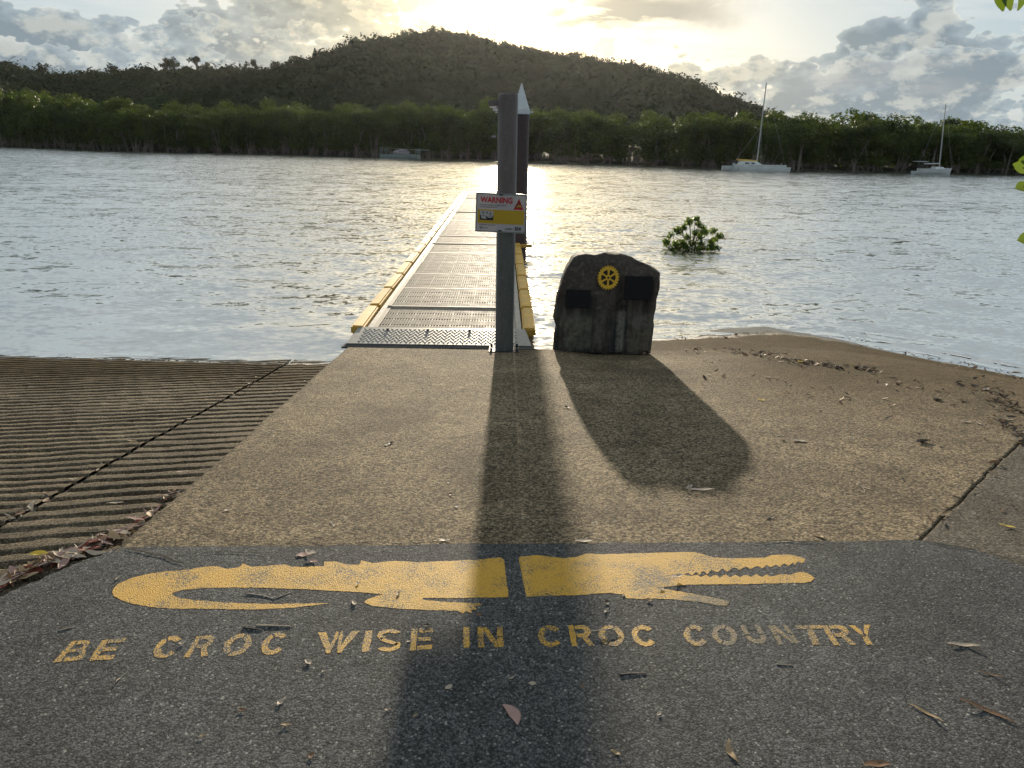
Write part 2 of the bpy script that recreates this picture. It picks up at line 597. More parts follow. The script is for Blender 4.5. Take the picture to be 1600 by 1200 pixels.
# asphalt: left boundary, seam, right boundary
lb = [gnd(0, 932), gnd(60, 906), gnd(120, 880), gnd(190, 855)]
pts = []
for i in range(len(lb) - 1):
    for k in range(10):
        p = lb[i].lerp(lb[i + 1], k / 10)
        pts.append((p.x + 0.006 * random.uniform(-1, 1), p.y + 0.006 * random.uniform(-1, 1)))
for k in range(121):
    x = lb[-1].x + (J0.x - 0.02 - lb[-1].x) * k / 120
    pts.append((x, float(seam_y(x)) + 0.012 * float(fbm(np.array(x * 9), np.array(2.0), 3)) - 0.0))
rb = [gnd(1440, 843), gnd(1520, 858), gnd(1600, 886), Vector((2.7, 2.1, 0)), Vector((3.6, 0.9, 0)), Vector((16, 0.2, 0))]
for i in range(len(rb) - 1):
    for k in range(8):
        p = rb[i].lerp(rb[i + 1], (k + 1) / 8)
        pts.append((p.x, p.y + 0.006 * random.uniform(-1, 1)))
pts += [(16, -30), (-14, -30), (-14, -4), (-4.5, -0.6)]
V = [Vector((x, y, 0)) for x, y in pts]
n = len(V)
F = [tuple(f) for f in tessellate_polygon([V])]
V2 = [(v.x + 0, v.y, -0.09) for v in V]
F2 = [(i, (i + 1) % n, (i + 1) % n + n, i + n) for i in range(n)]
o = mk('asphalt_pavement', V + [Vector(v) for v in V2], F + F2, M_asph)
tag(o, kind='structure')

# boat ramp: grooved panels
JR0 = (-2.278, 2.954); JR1 = (-2.213, 6.817)


def rz(y):
    return -0.045 - 0.104 * (y - 2.76)


def ramp(name, xa, xb, per, ph, nx, tilt=0.27, y0=0.2, y1=8.6):
    ny = int((y1 - y0) / 0.0115)
    yy = np.linspace(y0, y1, ny)
    u = np.linspace(0, 1, nx)
    A_ = np.zeros((ny, nx, 3))
    for j, y in enumerate(yy):
        a = xa(y); b = xb(y)
        xx = a + (b - a) * u
        A_[j, :, 0] = xx
        A_[j, :, 1] = y
    x = A_[..., 0]; y = A_[..., 1]
    s = (y - tilt * (x + 2.2)) / per + ph + 0.10 * fbm(x * 1.1, y * 1.1, 3, 3) + 0.05 * vnoise(x * 7, y * 7, 12)
    f = s - np.floor(s)
    sid = np.floor(s)
    rw = 0.06 * (np.sin(sid * 12.9) + 1)             # ridge to ridge variation
    prof = np.clip((f - 0.10 - rw) / 0.10, 0, 1) * np.clip((0.98 - f) / 0.10, 0, 1)
    prof = prof * prof * (3 - 2 * prof)
    depth = 0.030 * (1 + 0.3 * np.sin(sid * 7.3)) * np.clip(1 + 1.2 * fbm(x * 2.5, y * 2.5, 3, 22), 0.25, 1.3)
    # grooves fade out towards the slab edge
    edge = np.clip((lx(y) - x - 0.03 - 0.06 * vnoise(sid * 3.3, sid, 5)) / 0.10, 0, 1)
    z = rz(y) - depth * (1 - prof) * edge
    z += 0.008 * fbm(x * 7, y * 7, 4, 31)
    flat = np.clip((2.55 - y) / 0.5, 0, 1)
    z = np.minimum(z, -0.03)
    A_[..., 2] = z
    o_ = mk(name, A_.reshape(-1, 3), grid_faces(ny, nx), M_ramp, smooth=True)
    return tag(o_, kind='structure')


jr = lambda y: JR0[0] + (JR1[0] - JR0[0]) * (y - JR0[1]) / (JR1[1] - JR0[1]) + 0.015 * float(fbm(np.array(y * 3.0), np.array(1.0), 3))
ramp('boat_ramp', lambda y: -13.0, lambda y: jr(y) - 0.014, 0.108, 0.1, 170)
ramp('boat_ramp', lambda y: jr(y) + 0.014, lambda y: float(lx(y)) + 0.02, 0.128, 0.35, 26)
# dirt in the long joint between the ramp panels, cracks in the asphalt
mb = MB()
yy = np.linspace(1.5, 7.4, 90)
L = [(jr(y) - 0.02, y, rz(y) - 0.020) for y in yy]; R_ = [(jr(y) + 0.02, y, rz(y) - 0.020) for y in yy]
mb.add(L + R_, [(i, i + 90, i + 91, i + 1) for i in range(89)])
tag(mb.build('ramp_joint', M_crack), kind='structure')


def crack(pxs, wd, dz=0.003, zfun=None):
    P = [gnd(*p) if zfun is None else zfun(*p) for p in pxs]
    Q = []
    for a, b in zip(P[:-1], P[1:]):
        k = max(2, int((b - a).length / 0.012))
        Q += [a.lerp(b, i / k) for i in range(k)]
    Q.append(P[-1])
    n_ = len(Q)
    V_ = []
    for i, q in enumerate(Q):
        d = (Q[min(i + 1, n_ - 1)] - Q[max(i - 1, 0)]).normalized()
        nn = Vector((-d.y, d.x, 0))
        e = math.sin(PI * min(1, max(0.02, i / (n_ - 1)))) ** 0.4
        off = 0.010 * mnoise.noise(Vector((q.x * 14, q.y * 14, 1)))
        ww = wd * e * (0.35 + abs(random.gauss(0.6, 0.35)))
        z = q.z + dz
        V_ += [Vector((q.x, q.y, z)) + nn * (off + ww / 2), Vector((q.x, q.y, z)) + nn * (off - ww / 2)]
    return V_, [(2 * i, 2 * i + 1, 2 * i + 3, 2 * i + 2) for i in range(n_ - 1)]


mb = MB()
for pxs, wd in [([(196, 858), (225, 862), (262, 873), (290, 882)], 0.011), ([(300, 866), (350, 863), (420, 866)], 0.005),
                ([(1180, 849), (1230, 845), (1290, 848)], 0.008), ([(1445, 846), (1500, 856), (1560, 868), (1598, 884)], 0.008),
                ([(560, 848), (640, 850), (700, 849)], 0.004)]:
    mb.add(*crack(pxs, wd))
tag(mb.build('asphalt_cracks', M_crack), kind='structure')
mb = MB()
yy = np.linspace(2.7, 9.5, 160)
mb.add([(float(jx(y)) - 0.01, y, float(zf(jx(y), y)) - 0.03) for y in yy] + [(float(jx(y)) + 0.03, y, float(zf(jx(y), y)) - 0.03) for y in yy],
       [(i, i + 160, i + 161, i + 1) for i in range(159)])
tag(mb.build('slab_joint', M_crack), kind='structure')

# ---------------------------------------------------------------- painted stencil
m, t = newmat('worn_yellow_paint')
p = wpos(t)
vo = t.nodes.new('ShaderNodeTexVoronoi'); t.links.new(p, vo.inputs['Vector']); vo.inputs['Scale'].default_value = 190
vcell = sepz(t, vo.outputs['Color'], 0)
n1 = noi(t, p, 130, 5, 0.8); n2 = noi(t, p, 7, 4, 0.6); n3 = noi(t, p, 330, 3, 0.7)
px_ = sepz(t, p, 0); py_ = sepz(t, p, 1)
# scuffed areas: across the neck and across the last word
cA = gnd(1018, 905); cB = gnd(1185, 990); cC = gnd(1105, 940)


def scuff(c, rx, ry):
    q = vmth(t, 'MULTIPLY', vmth(t, 'SUBTRACT', p, (c.x, c.y, 0)), (1 / rx, 1 / ry, 0))
    return mapr(t, vmth(t, 'LENGTH', q, out='Value'), 1.2, 0.35, 0, 1, 'SMOOTHSTEP')


strk = noi(t, nd(t, 'ShaderNodeCombineXYZ', {0: mth(t, 'MULTIPLY', mth(t, 'ADD', px_, py_), 60), 1: mth(t, 'MULTIPLY', mth(t, 'SUBTRACT', px_, py_), 6), 2: 0.0}), 1.0, 3, 0.6)
strk = mapr(t, strk, 0.42, 0.60, 0.25, 1.0)
sf = mth(t, 'MAXIMUM', mth(t, 'MAXIMUM', mth(t, 'MULTIPLY', scuff(cA, 0.09, 0.12), strk), mth(t, 'MULTIPLY', scuff(cB, 0.25, 0.16), 1.0)), scuff(cC, 0.13, 0.06))
wear = mth(t, 'ADD', mth(t, 'ADD', mth(t, 'MULTIPLY', n1, 0.7), mth(t, 'MULTIPLY', n3, 0.35)), mth(t, 'MULTIPLY', n2, 0.45))
wear = mth(t, 'ADD', wear, mth(t, 'MULTIPLY', sf, 0.12))
txtw = mapr(t, py_, 2.33, 2.20)   # the lettering is worn thinner than the animal
wear = mth(t, 'ADD', wear, mth(t, 'MULTIPLY', txtw, 0.05))
bare = mapr(t, mth(t, 'ADD', wear, mth(t, 'MULTIPLY', mapr(t, vo.outputs['Distance'], 0.25, 0.6), 0.16)), 0.905, 0.965)
yel = mixc(t, n2, rgb(0.74, 0.40, 0.035), rgb(0.96, 0.58, 0.075))
yel = mixc(t, mapr(t, n1, 0.40, 0.60), vmth(t, 'MULTIPLY', yel, (0.66, 0.62, 0.6)), yel)
col = mixc(t, bare, yel, rgb(0.075, 0.078, 0.075))
col = mixc(t, mth(t, 'MULTIPLY', sf, 0.55), col, rgb(0.16, 0.125, 0.06))
h = mth(t, 'ADD', mapr(t, vo.outputs['Distance'], 0.0, 0.8, 1.0, 0.0), mth(t, 'MULTIPLY', vcell, 0.5))
finish(t, pbsdf(t, col, 0.62, bump(t, mth(t, 'ADD', h, mth(t, 'MULTIPLY', n3, 2.0)), 0.8, 0.0032), spec=0.4))
M_paint = m


def poly_paint(list_of_polys, z=0.0007):
    V_, F_ = [], []
    for poly in list_of_polys:
        # densify + rough edge
        P = []
        n_ = len(poly)
        for i in range(n_):
            a = Vector((poly[i][0], poly[i][1])); b_ = Vector((poly[(i + 1) % n_][0], poly[(i + 1) % n_][1]))
            k = max(1, int((b_ - a).length / 0.012))
            for j in range(k):
                q = a.lerp(b_, j / k)
                P.append(Vector((q.x + random.gauss(0, 0.0011), q.y + random.gauss(0, 0.0011), z)))
        b0 = len(V_)
        V_ += P
        F_ += [tuple(i + b0 for i in f) for f in tessellate_polygon([P])]
    return V_, F_


def px3(P): return [tuple(gnd(60 + x / 2.162, 820 + y / 2.162)[:2]) for x, y in P]
def px4(P): return [tuple(gnd(740 + x / 2.2857, 820 + y / 2.2857)[:2]) for x, y in P]


tail = [(248, 228), (252, 215), (270, 199), (310, 182), (370, 166), (430, 158), (500, 152), (560, 143), (600, 140), (640, 150), (680, 143), (690, 131),
        (720, 143), (780, 138), (830, 134), (860, 143), (930, 140), (966, 140), (965, 125), (1000, 124), (1050, 135), (1085, 135), (1090, 121),
        (1130, 130), (1200, 122), (1280, 127), (1380, 123), (1480, 118), (1560, 110), (1573, 115), (1588, 245), (1400, 248), (1300, 247),
        (1298, 254), (1380, 261), (1440, 264), (1490, 265), (1499, 271), (1474, 277), (1482, 287), (1462, 287), (1465, 300), (1445, 292),
        (1434, 301), (1415, 291), (1380, 290), (1300, 288), (1200, 282), (1130, 275), (1100, 262), (1115, 250), (1165, 235), (1100, 229),
        (1000, 224), (900, 218), (780, 214), (650, 212), (560, 214), (490, 220), (450, 231), (462, 244), (520, 254), (600, 261), (700, 266), (800, 268),
        (900, 266), (990, 265), (930, 273), (850, 281), (750, 286), (650, 286), (550, 284), (450, 284), (380, 278), (320, 268), (280, 255), (255, 241)]
head = [(160, 115), (230, 108), (270, 114), (320, 120), (370, 115), (405, 102), (450, 106), (530, 104), (640, 100), (740, 98), (790, 97), (820, 105),
        (860, 118), (950, 120), (1040, 118), (1065, 108), (1120, 107), (1160, 112), (1184, 122), (1181, 134), (1170, 138), (1160, 131), (1148, 143), (1140, 135),
        (1122, 148), (1112, 139), (1092, 151), (1082, 142), (1060, 152), (1048, 144), (1030, 156), (1012, 147), (990, 159), (972, 149), (950, 163),
        (932, 153), (905, 167), (890, 157), (870, 172), (850, 160), (835, 176), (820, 165), (805, 179), (795, 168), (780, 181), (768, 172), (752, 177),
        (775, 184), (800, 179), (812, 187), (830, 178), (845, 188), (865, 178), (880, 188), (900, 177), (915, 188), (935, 178), (950, 187), (970, 178),
        (990, 187), (1010, 177), (1030, 187), (1045, 178), (1060, 186), (1080, 181), (1100, 176), (1130, 179), (1160, 169), (1190, 172), (1205, 180), (1218, 191),
        (1205, 203), (1170, 208), (1080, 210), (950, 212), (850, 213), (760, 214), (690, 221), (665, 226), (700, 232), (760, 243), (830, 255),
        (880, 265), (915, 275), (905, 289), (870, 287), (800, 275), (720, 268), (650, 264), (580, 265), (545, 262), (535, 249), (480, 243), (400, 250),
        (300, 253), (188, 257)]
ro = empty('painted_crocodile', gnd(720, 900))
tag(ro, 'yellow stencilled crocodile with open toothed jaws painted on the dark asphalt', 'road marking')


def paint_part(name, polys, root):
    V_, F_ = poly_paint(polys)
    o_ = mk(name, [v - root.location for v in V_], F_, M_paint, root)
    return o_


paint_part('tail_half', [px3(tail)], ro)
paint_part('head_half', [px4(head)], ro)


# letters in a unit box (x right, y up)
def R4(x0, y0, x1, y1): return [(x0, y0), (x1, y0), (x1, y1), (x0, y1)]


def arc(cx, cy, rx, ry, a0, a1, tx, ty, n=14):
    P = []
    for i in range(n + 1):
        a = math.radians(a0 + (a1 - a0) * i / n); P.append((cx + rx * math.cos(a), cy + ry * math.sin(a)))
    for i in range(n, -1, -1):
        a = math.radians(a0 + (a1 - a0) * i / n); P.append((cx + (rx - tx) * math.cos(a), cy + (ry - ty) * math.sin(a)))
    return P


GLY = {
    'B': [R4(0, 0, .25, 1), [(.31, .8), (.31, 1), (.65, 1), (.85, .96), (.93, .85), (.93, .68), (.85, .56), (.97, .45), (1, .3), (.98, .14), (.85, .03), (.65, 0), (.31, 0),
          (.31, .2), (.62, .2), (.74, .25), (.74, .36), (.62, .43), (.31, .43), (.31, .59), (.60, .59), (.69, .64), (.69, .74), (.60, .8)]],
    'E': [R4(0, 0, .28, 1), R4(.33, .80, 1, 1), R4(.33, .41, .90, .59), R4(.33, 0, 1, .2)],
    'C': [arc(.5, .5, .5, .5, 38, 112, .25, .2), arc(.5, .5, .5, .5, 120, 322, .25, .2, 24)],
    'O': [arc(.5, .5, .5, .5, 70, 238, .25, .2, 22), arc(.5, .5, .5, .5, 246, 422, .25, .2, 22)],
    'R': [R4(0, 0, .26, 1), [(.32, .8), (.32, 1), (.70, 1), (.9, .95), (1, .82), (1, .62), (.9, .5), (.78, .44), (1, 0), (.72, 0), (.53, .41), (.32, .41), (.32, .59),
          (.62, .59), (.73, .64), (.73, .76), (.62, .8)]],
    'W': [[(0, 1), (.2, 1), (.33, .38), (.42, .75), (.42, 1), (.5, 1), (.5, .62), (.34, 0), (.2, 0)],
          [(.54, .7), (.54, 1), (.60, 1), (.68, .36), (.80, 1), (1, 1), (.80, 0), (.66, 0)]],
    'I': [R4(0, 0, 1, 1)],
    'S': [arc(.5, .74, .5, .27, 25, 235, .24, .17, 16), [(.2, .62), (.36, .56), (.75, .44), (.92, .36), (.80, .25), (.70, .30), (.3, .42), (.12, .5)],
          arc(.5, .27, .5, .27, -150, 35, .24, .17, 16)],
    'N': [R4(0, 0, .23, .46), R4(0, .52, .23, 1), [(.26, .72), (.26, 1), (.36, 1), (.74, .30), (.74, 0), (.66, 0)], R4(.77, 0, 1, .46), R4(.77, .52, 1, 1)],
    'U': [[(0, .52), (0, 1), (.26, 1), (.26, .52)], arc(.5, .45, .5, .45, 180, 266, .25, .24, 12), arc(.5, .45, .5, .45, 274, 360, .25, .24, 12), R4(.75, .50, 1, 1)],
    'T': [R4(0, .8, .47, 1), R4(.53, .8, 1, 1), R4(.36, 0, .64, .77)],
    'Y': [[(0, 1), (.28, 1), (.5, .64), (.42, .42)], [(.72, 1), (1, 1), (.60, .42), (.54, .60)], R4(.36, 0, .64, .40)],
}
W3 = [('B', (50, 465), (148, 458), (186, 390), (114, 393)), ('E', (170, 460), (250, 454), (298, 382), (214, 390)),
      ('C', (375, 454), (462, 448), (498, 373), (412, 379)), ('R', (490, 449), (572, 443), (600, 372), (536, 377)),
      ('O', (611, 446), (704, 441), (732, 365), (642, 371)), ('C', (740, 442), (826, 437), (852, 362), (770, 368)),
      ('W', (958, 436), (1036, 431), (1086, 359), (944, 363)), ('I', (1091, 430), (1116, 428), (1130, 357), (1105, 358)),
      ('S', (1140, 429), (1222, 428), (1228, 352), (1145, 354)), ('E', (1254, 425), (1328, 421), (1334, 350), (1262, 352)),
      ('I', (1436, 416), (1457, 415), (1455, 346), (1434, 347)), ('N', (1486, 414), (1572, 413), (1568, 344), (1484, 346))]
W4 = [('C', (234, 438), (322, 435), (314, 358), (226, 361)), ('R', (350, 434), (434, 432), (408, 357), (338, 361)),
      ('O', (454, 435), (546, 433), (528, 357), (440, 361)), ('C', (576, 435), (662, 433), (642, 357), (554, 361)),
      ('C', (764, 435), (846, 431), (824, 356), (740, 361)), ('O', (860, 433), (956, 428), (924, 355), (844, 360)),
      ('U', (985, 429), (1060, 424), (1018, 358), (952, 360)), ('N', (1090, 429), (1164, 424), (1118, 358), (1050, 360)),
      ('T', (1180, 430), (1268, 428), (1238, 358), (1150, 360)), ('R', (1288, 431), (1368, 428), (1324, 358), (1240, 360)),
      ('Y', (1372, 430), (1454, 427), (1416, 357), (1338, 360))]


def letter(ch, q):
    BL, BR, TR, TL = q
    out = []
    for poly in GLY[ch]:
        P = []
        for x, y in poly:
            a = (BL[0] + (BR[0] - BL[0]) * x, BL[1] + (BR[1] - BL[1]) * x)
            b_ = (TL[0] + (TR[0] - TL[0]) * x, TL[1] + (TR[1] - TL[1]) * x)
            P.append((a[0] + (b_[0] - a[0]) * y, a[1] + (b_[1] - a[1]) * y))
        out.append(P)
    return out


rt = empty('painted_lettering', gnd(720, 1010))
tag(rt, 'worn yellow stencilled words BE CROC WISE IN CROC COUNTRY on asphalt below the crocodile', 'lettering')
for ch, *q in W3:
    paint_part('letter', letter(ch, px3(q)), rt)
for ch, *q in W4:
    paint_part('letter', letter(ch, px4(q)), rt)

# ---------------------------------------------------------------- water
m, t = newmat('river_water')
p = wpos(t)
# calm / ruffled patches
pn = noi(t, vmth(t, 'MULTIPLY', p, (0.03, 0.09, 0)), 1.0, 3, 0.6)
patch = mapr(t, pn, 0.35, 0.65, 0.60, 1.25)


def slp(sx, sy, sc_, det, seed):
    v = vmth(t, 'ADD', vmth(t, 'MULTIPLY', p, (sx, sy, 0)), (seed, seed * 1.7, 0))
    return vmth(t, 'SUBTRACT', noi(t, v, sc_, det, 0.5, out='Color'), (0.5, 0.5, 0.5))


s1 = nd(t, 'ShaderNodeVectorMath', {0: slp(0.55, 1.0, 1.1, 2, 3.1), 1: (0.12, 0.24, 0), 2: (0, 0, 0)}, operation='MULTIPLY_ADD')
s2 = nd(t, 'ShaderNodeVectorMath', {0: slp(0.50, 1.0, 4.2, 3, 9.7), 1: (0.30, 0.56, 0), 2: s1}, operation='MULTIPLY_ADD')
s3 = nd(t, 'ShaderNodeVectorMath', {0: slp(0.6, 1.0, 15.0, 3, 17.3), 1: (0.58, 0.66, 0), 2: s2}, operation='MULTIPLY_ADD')
sv = vmth(t, 'SCALE', s3)
# flat film close to the shore on the left and right
t.links.new(mth(t, 'MULTIPLY', patch, mapr(t, sepz(t, p, 1), 6.8, 9.5, 0.45, 1.0)), sv.node.inputs[3])
gn = nd(t, 'ShaderNodeNewGeometry', out='Normal')
# wave faces turned towards the shore are the ones seen from it: mean tilt of the visible facets
nrm = vmth(t, 'NORMALIZE', vmth(t, 'ADD', vmth(t, 'ADD', gn, (0, -0.065, 0)), sv))
base = mixc(t, mapr(t, sepz(t, p, 1), 7.0, 14.0), rgb(0.16, 0.155, 0.125), rgb(0.10, 0.12, 0.115))
sh = pbsdf(t, base, 0.07, nrm, spec=0.5, ior=1.75)
gl = nd(t, 'ShaderNodeBsdfGlossy', {'Color': rgb(0.97, 0.96, 0.93), 'Roughness': 0.10, 'Normal': nrm})
finish(t, nd(t, 'ShaderNodeMixShader', {0: 0.70, 1: sh, 2: gl}))
M_water = m
nr, nc = 430, 520
rr = 4.5 * (900 / 4.5) ** (np.linspace(0, 1, nr) ** 1.35)
aa = np.radians(np.linspace(-84, 84, nc))
aa = np.concatenate([np.radians(np.linspace(-86, -46, 40)), np.radians(np.linspace(-45.8, 45.8, 430)), np.radians(np.linspace(46, 86, 40))])
Rr, Aa = np.meshgrid(rr, aa, indexing='ij')
X = Rr * np.sin(Aa); Y = Rr * np.cos(Aa)
Z = np.zeros_like(X)
drr = np.gradient(rr)[:, None]
for k in range(34):
    lam = 0.35 * (3.2 / 0.35) ** rng.random()
    th = rng.normal(PI / 2 + 0.1, 0.55)
    kx, ky = math.cos(th) * 2 * PI / lam, math.sin(th) * 2 * PI / lam
    amp = 0.0016 * lam ** 0.9
    att = np.clip(lam / (3.2 * np.maximum(drr, Rr * 0.0032)) - 0.6, 0, 1)
    Z += amp * att * np.sin(kx * X + ky * Y + rng.random() * 2 * PI + 0.8 * vnoise(X * .5, Y * .5, k))
Z *= np.clip((Y - 6.3) / 3.0, 0.25, 1)
# small swash wave running up the right beach
yw = np.interp(X, wlx, wly)
dd = (Y - yw - 0.55 - 0.25 * fbm(X * .8, X * 0, 2, 77)) / 0.10
Z += 0.030 * np.exp(-dd * dd) * (X > 1.2) * np.clip(0.6 + 1.5 * vnoise(X * 1.3, Y * 0, 6), 0, 1)
dd = (Y - yw - 1.5 - 0.5 * fbm(X * .6, X * 0, 2, 71)) / 0.16
Z += 0.022 * np.exp(-dd * dd) * (X > 1.0) * np.clip(0.5 + 1.5 * vnoise(X * .9, Y * 0, 16), 0, 1)
Z += WZ
A = np.stack([X, Y, Z], -1)
# last ring stretched to the horizon
A[-1, :, 2] = WZ
A[-2, :, 2] = WZ
o = mk('water', A.reshape(-1, 3), grid_faces(*X.shape)[:, ::-1], M_water, smooth=True)
tag(o, kind='structure')

# ---------------------------------------------------------------- foliage materials
def leafmat(name, c0, c1, trans, tc, scale=3.0, rough=0.5, spec=0.35):
    m, t = newmat(name)
    ob = nd(t, 'ShaderNodeObjectInfo', out='Random')
    n = noi(t, wpos(t), scale, 3, 0.6)
    f = mth(t, 'ADD', mapr(t, n, 0.32, 0.68), mth(t, 'MULTIPLY', mth(t, 'SUBTRACT', ob, 0.5), 0.5), clamp=True)
    c = mixc(t, f, rgb(*c0), rgb(*c1))
    s = pbsdf(t, c, rough, spec=spec)
    tr = nd(t, 'ShaderNodeBsdfTranslucent', {'Color': mixc(t, f, rgb(*tc), rgb(tc[0] * 1.4, tc[1] * 1.25, tc[2]))})
    finish(t, nd(t, 'ShaderNodeMixShader', {0: trans, 1: s, 2: tr}))
    return m


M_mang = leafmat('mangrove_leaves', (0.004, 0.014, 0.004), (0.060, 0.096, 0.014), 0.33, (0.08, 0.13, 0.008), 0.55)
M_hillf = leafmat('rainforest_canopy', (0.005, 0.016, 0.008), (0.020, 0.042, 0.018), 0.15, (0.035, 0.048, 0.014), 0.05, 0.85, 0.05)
M_bark = simple('pale_mangrove_bark', (0.17, 0.15, 0.12), 0.85, 0.35, 3, 0.5, 0.02)
M_bark2 = simple('dark_bark', (0.07, 0.055, 0.04), 0.9, 0.35, 6, 0.6, 0.02)
M_forestfloor = simple('forest_floor', (0.022, 0.030, 0.012), 0.95, 0.4, 0.05, 0.3, 0.2)


def leaf_cloud(centres, radii, n, size, flat=0.75, shell=0.45, jit=0.55):
    """n small bent quads spread through ellipsoid clumps; returns V,F"""
    c = np.asarray(centres, float); r = np.asarray(radii, float)
    wts = r.prod(1) ** 0.66; wts /= wts.sum()
    idx = rng.choice(len(c), n, p=wts)
    d = rng.normal(size=(n, 3)); d /= np.linalg.norm(d, axis=1)[:, None]
    rad = (shell + (1 - shell) * rng.random(n)) ** 0.8
    P = c[idx] + d * r[idx] * rad[:, None]
    # orientation: mostly facing outwards/up
    nrm = d * (1.25 - jit) + rng.normal(size=(n, 3)) * jit + [0, 0, 0.35]
    nrm /= np.linalg.norm(nrm, axis=1)[:, None]
    a = np.cross(nrm, rng.normal(size=(n, 3))); a /= np.linalg.norm(a, axis=1)[:, None]
    b_ = np.cross(nrm, a)
    s = (size * (0.6 + 0.8 * rng.random(n)))[:, None]
    V = np.stack([P - a * s * .5, P - b_ * s * .32 + nrm * s * .08, P + a * s * .5, P + b_ * s * .32 + nrm * s * .08], 1).reshape(-1, 3)
    F = np.arange(n * 4).reshape(-1, 4)
    return V, F


# ---------------------------------------------------------------- far bank and hill
shore_px = [(0, 228), (200, 236), (400, 240), (600, 245), (800, 250), (1000, 258), (1200, 264), (1400, 268), (1600, 271)]
SH = [gnd(*p, WZ) for p in shore_px]
shx = np.array([-400, SH[0].x - 40] + [p.x for p in SH] + [SH[-1].x + 40, 500])
shy = np.array([190, SH[0].y + 8] + [p.y for p in SH] + [SH[-1].y + 3, 140])
shy_f = lambda x: np.interp(x, shx, shy)
u = np.linspace(-400, 500, 301)
offs = np.array([0, 1.5, 8, 26, 70])
zz = np.array([-0.9, -0.35, -0.1, 3.0, 3.2])
V = np.array([[(x, shy_f(x) + o_, z_ + (0.1 * math.sin(x * .7) if 0 < o_ < 9 else 0)) for x in u] for o_, z_ in zip(offs, zz)])
o = mk('far_bank', V.reshape(-1, 3), grid_faces(5, 301), M_forestfloor, smooth=True)
tag(o, kind='structure')

ridge_px = [(-500, 150), (-250, 120), (-80, 108), (0, 100), (30, 106), (60, 116), (110, 115), (150, 114), (200, 112), (260, 110), (310, 108), (350, 111), (400, 110), (440, 107),
            (480, 95), (520, 78), (560, 68), (600, 62), (640, 57), (690, 55), (740, 62), (780, 73), (830, 80), (900, 90), (960, 100), (1010, 109), (1060, 122),
            (1100, 140), (1140, 155), (1180, 170), (1230, 187), (1300, 200), (1500, 212), (2200, 230)]
raz, rel = np.array([azel(*p) for p in ridge_px]).T
HR = 520.0


def hill_z(a, r):
    e = np.interp(a, raz, rel)
    H = 1.6 + np.tan(e) * HR
    s = np.clip((r - 165) / (HR - 165), 0, 1)
    s = s * s * (3 - 2 * s)
    s = s ** 1.12
    back = np.clip((r - HR) / 300, 0, 1)
    z = (H - 9) * s * (1 - 0.55 * back * back)
    sp = fbm(a * 9 + 3, r / 130, 4, 40)
    z = z + sp * 22 * s * (1 - s) * 1.7 * np.clip(H / 50, 0.2, 1.4)
    return z + 0.6 * s


ar = np.radians(np.linspace(-62, 62, 420)); rrh = np.linspace(150, 880, 150)
Ra, Aa = np.meshgrid(rrh, ar, indexing='ij')
Z = hill_z(Aa, Ra) + 0.3
Z = np.where(Ra * np.cos(Aa) < shy_f(Ra * np.sin(Aa)) + 45, -3.0, Z)
V = np.stack([Ra * np.sin(Aa), Ra * np.cos(Aa), Z], -1)
o = mk('hill', V.reshape(-1, 3), grid_faces(*Ra.shape), M_forestfloor, smooth=True)
tag(o, kind='structure')
# canopy: one mass of tree crowns
NC = 5600
a = np.radians(rng.uniform(-41, 41, NC * 3)); r = np.sqrt(rng.uniform(190 ** 2, 560 ** 2, NC * 3))
keep = (hill_z(a, r) > 5.0) & (r * np.cos(a) > shy_f(r * np.sin(a)) + 50)
a = a[keep][:NC]; r = r[keep][:NC]
# additional crowns right on the ridge line
a2 = np.radians(rng.uniform(-41, 24, 700)); r2 = rng.normal(HR - 4, 9, 700)
a = np.concatenate([a, a2]); r = np.concatenate([r, r2])
cx, cyy, cz = r * np.sin(a), r * np.cos(a), hill_z(a, r)
protos = []
for k in range(6):
    nb = 5
    cc_ = rng.normal(size=(nb, 3)) * [0.45, 0.45, 0.28] + [0, 0, 0.75]
    rr_ = rng.uniform(0.4, 0.7, (nb, 1)) * [1, 1, 0.75]
    protos.append(leaf_cloud(cc_, rr_, 74, 0.25, shell=0.92, jit=0.3)[0])
Vs = []
S = rng.uniform(3.0, 5.8, len(a)) * np.where(rng.random(len(a)) < 0.06, 1.35, 1)
for i in range(len(a)):
    P = protos[i % 6]
    th = rng.random() * 6.28; c_, s_ = math.cos(th), math.sin(th)
    Q = P * [S[i], S[i], S[i] * 1.05]
    Vs.append(np.stack([Q[:, 0] * c_ - Q[:, 1] * s_ + cx[i], Q[:, 0] * s_ + Q[:, 1] * c_ + cyy[i], Q[:, 2] + cz[i] - 0.3], -1))
V = np.concatenate(Vs)
nl = len(V)
bm = bmesh.new(); bmesh.ops.create_icosphere(bm, subdivisions=1, radius=1.0); bmesh.ops.create_icosphere(bm, subdivisions=1, radius=0.7, matrix=Matrix.Translation((.5, .3, .35)))
iv = np.array([v.co[:] for v in bm.verts]); itf = np.array([[v.index for v in f.verts] for f in bm.faces]); bm.free()
cv_, cf_ = [], []
for i in range(len(a)):
    dd_ = 1 + rng.uniform(-.22, .22, (len(iv), 1))
    th = rng.random() * 6.28; c_, s_ = math.cos(th), math.sin(th)
    Q = iv * dd_ * [S[i] * .86, S[i] * .86, S[i] * .72]
    cv_.append(np.stack([Q[:, 0] * c_ - Q[:, 1] * s_ + cx[i], Q[:, 0] * s_ + Q[:, 1] * c_ + cyy[i], Q[:, 2] + cz[i] + S[i] * .42], -1))
    cf_.append(itf + nl + i * len(iv))
lf = np.arange(nl).reshape(-1, 4)
V = np.concatenate([V] + cv_)
F = np.concatenate([lf[:, [0, 1, 2]], lf[:, [0, 2, 3]]] + cf_)
o = mk('hill_forest', V, F, M_hillf, smooth=True)
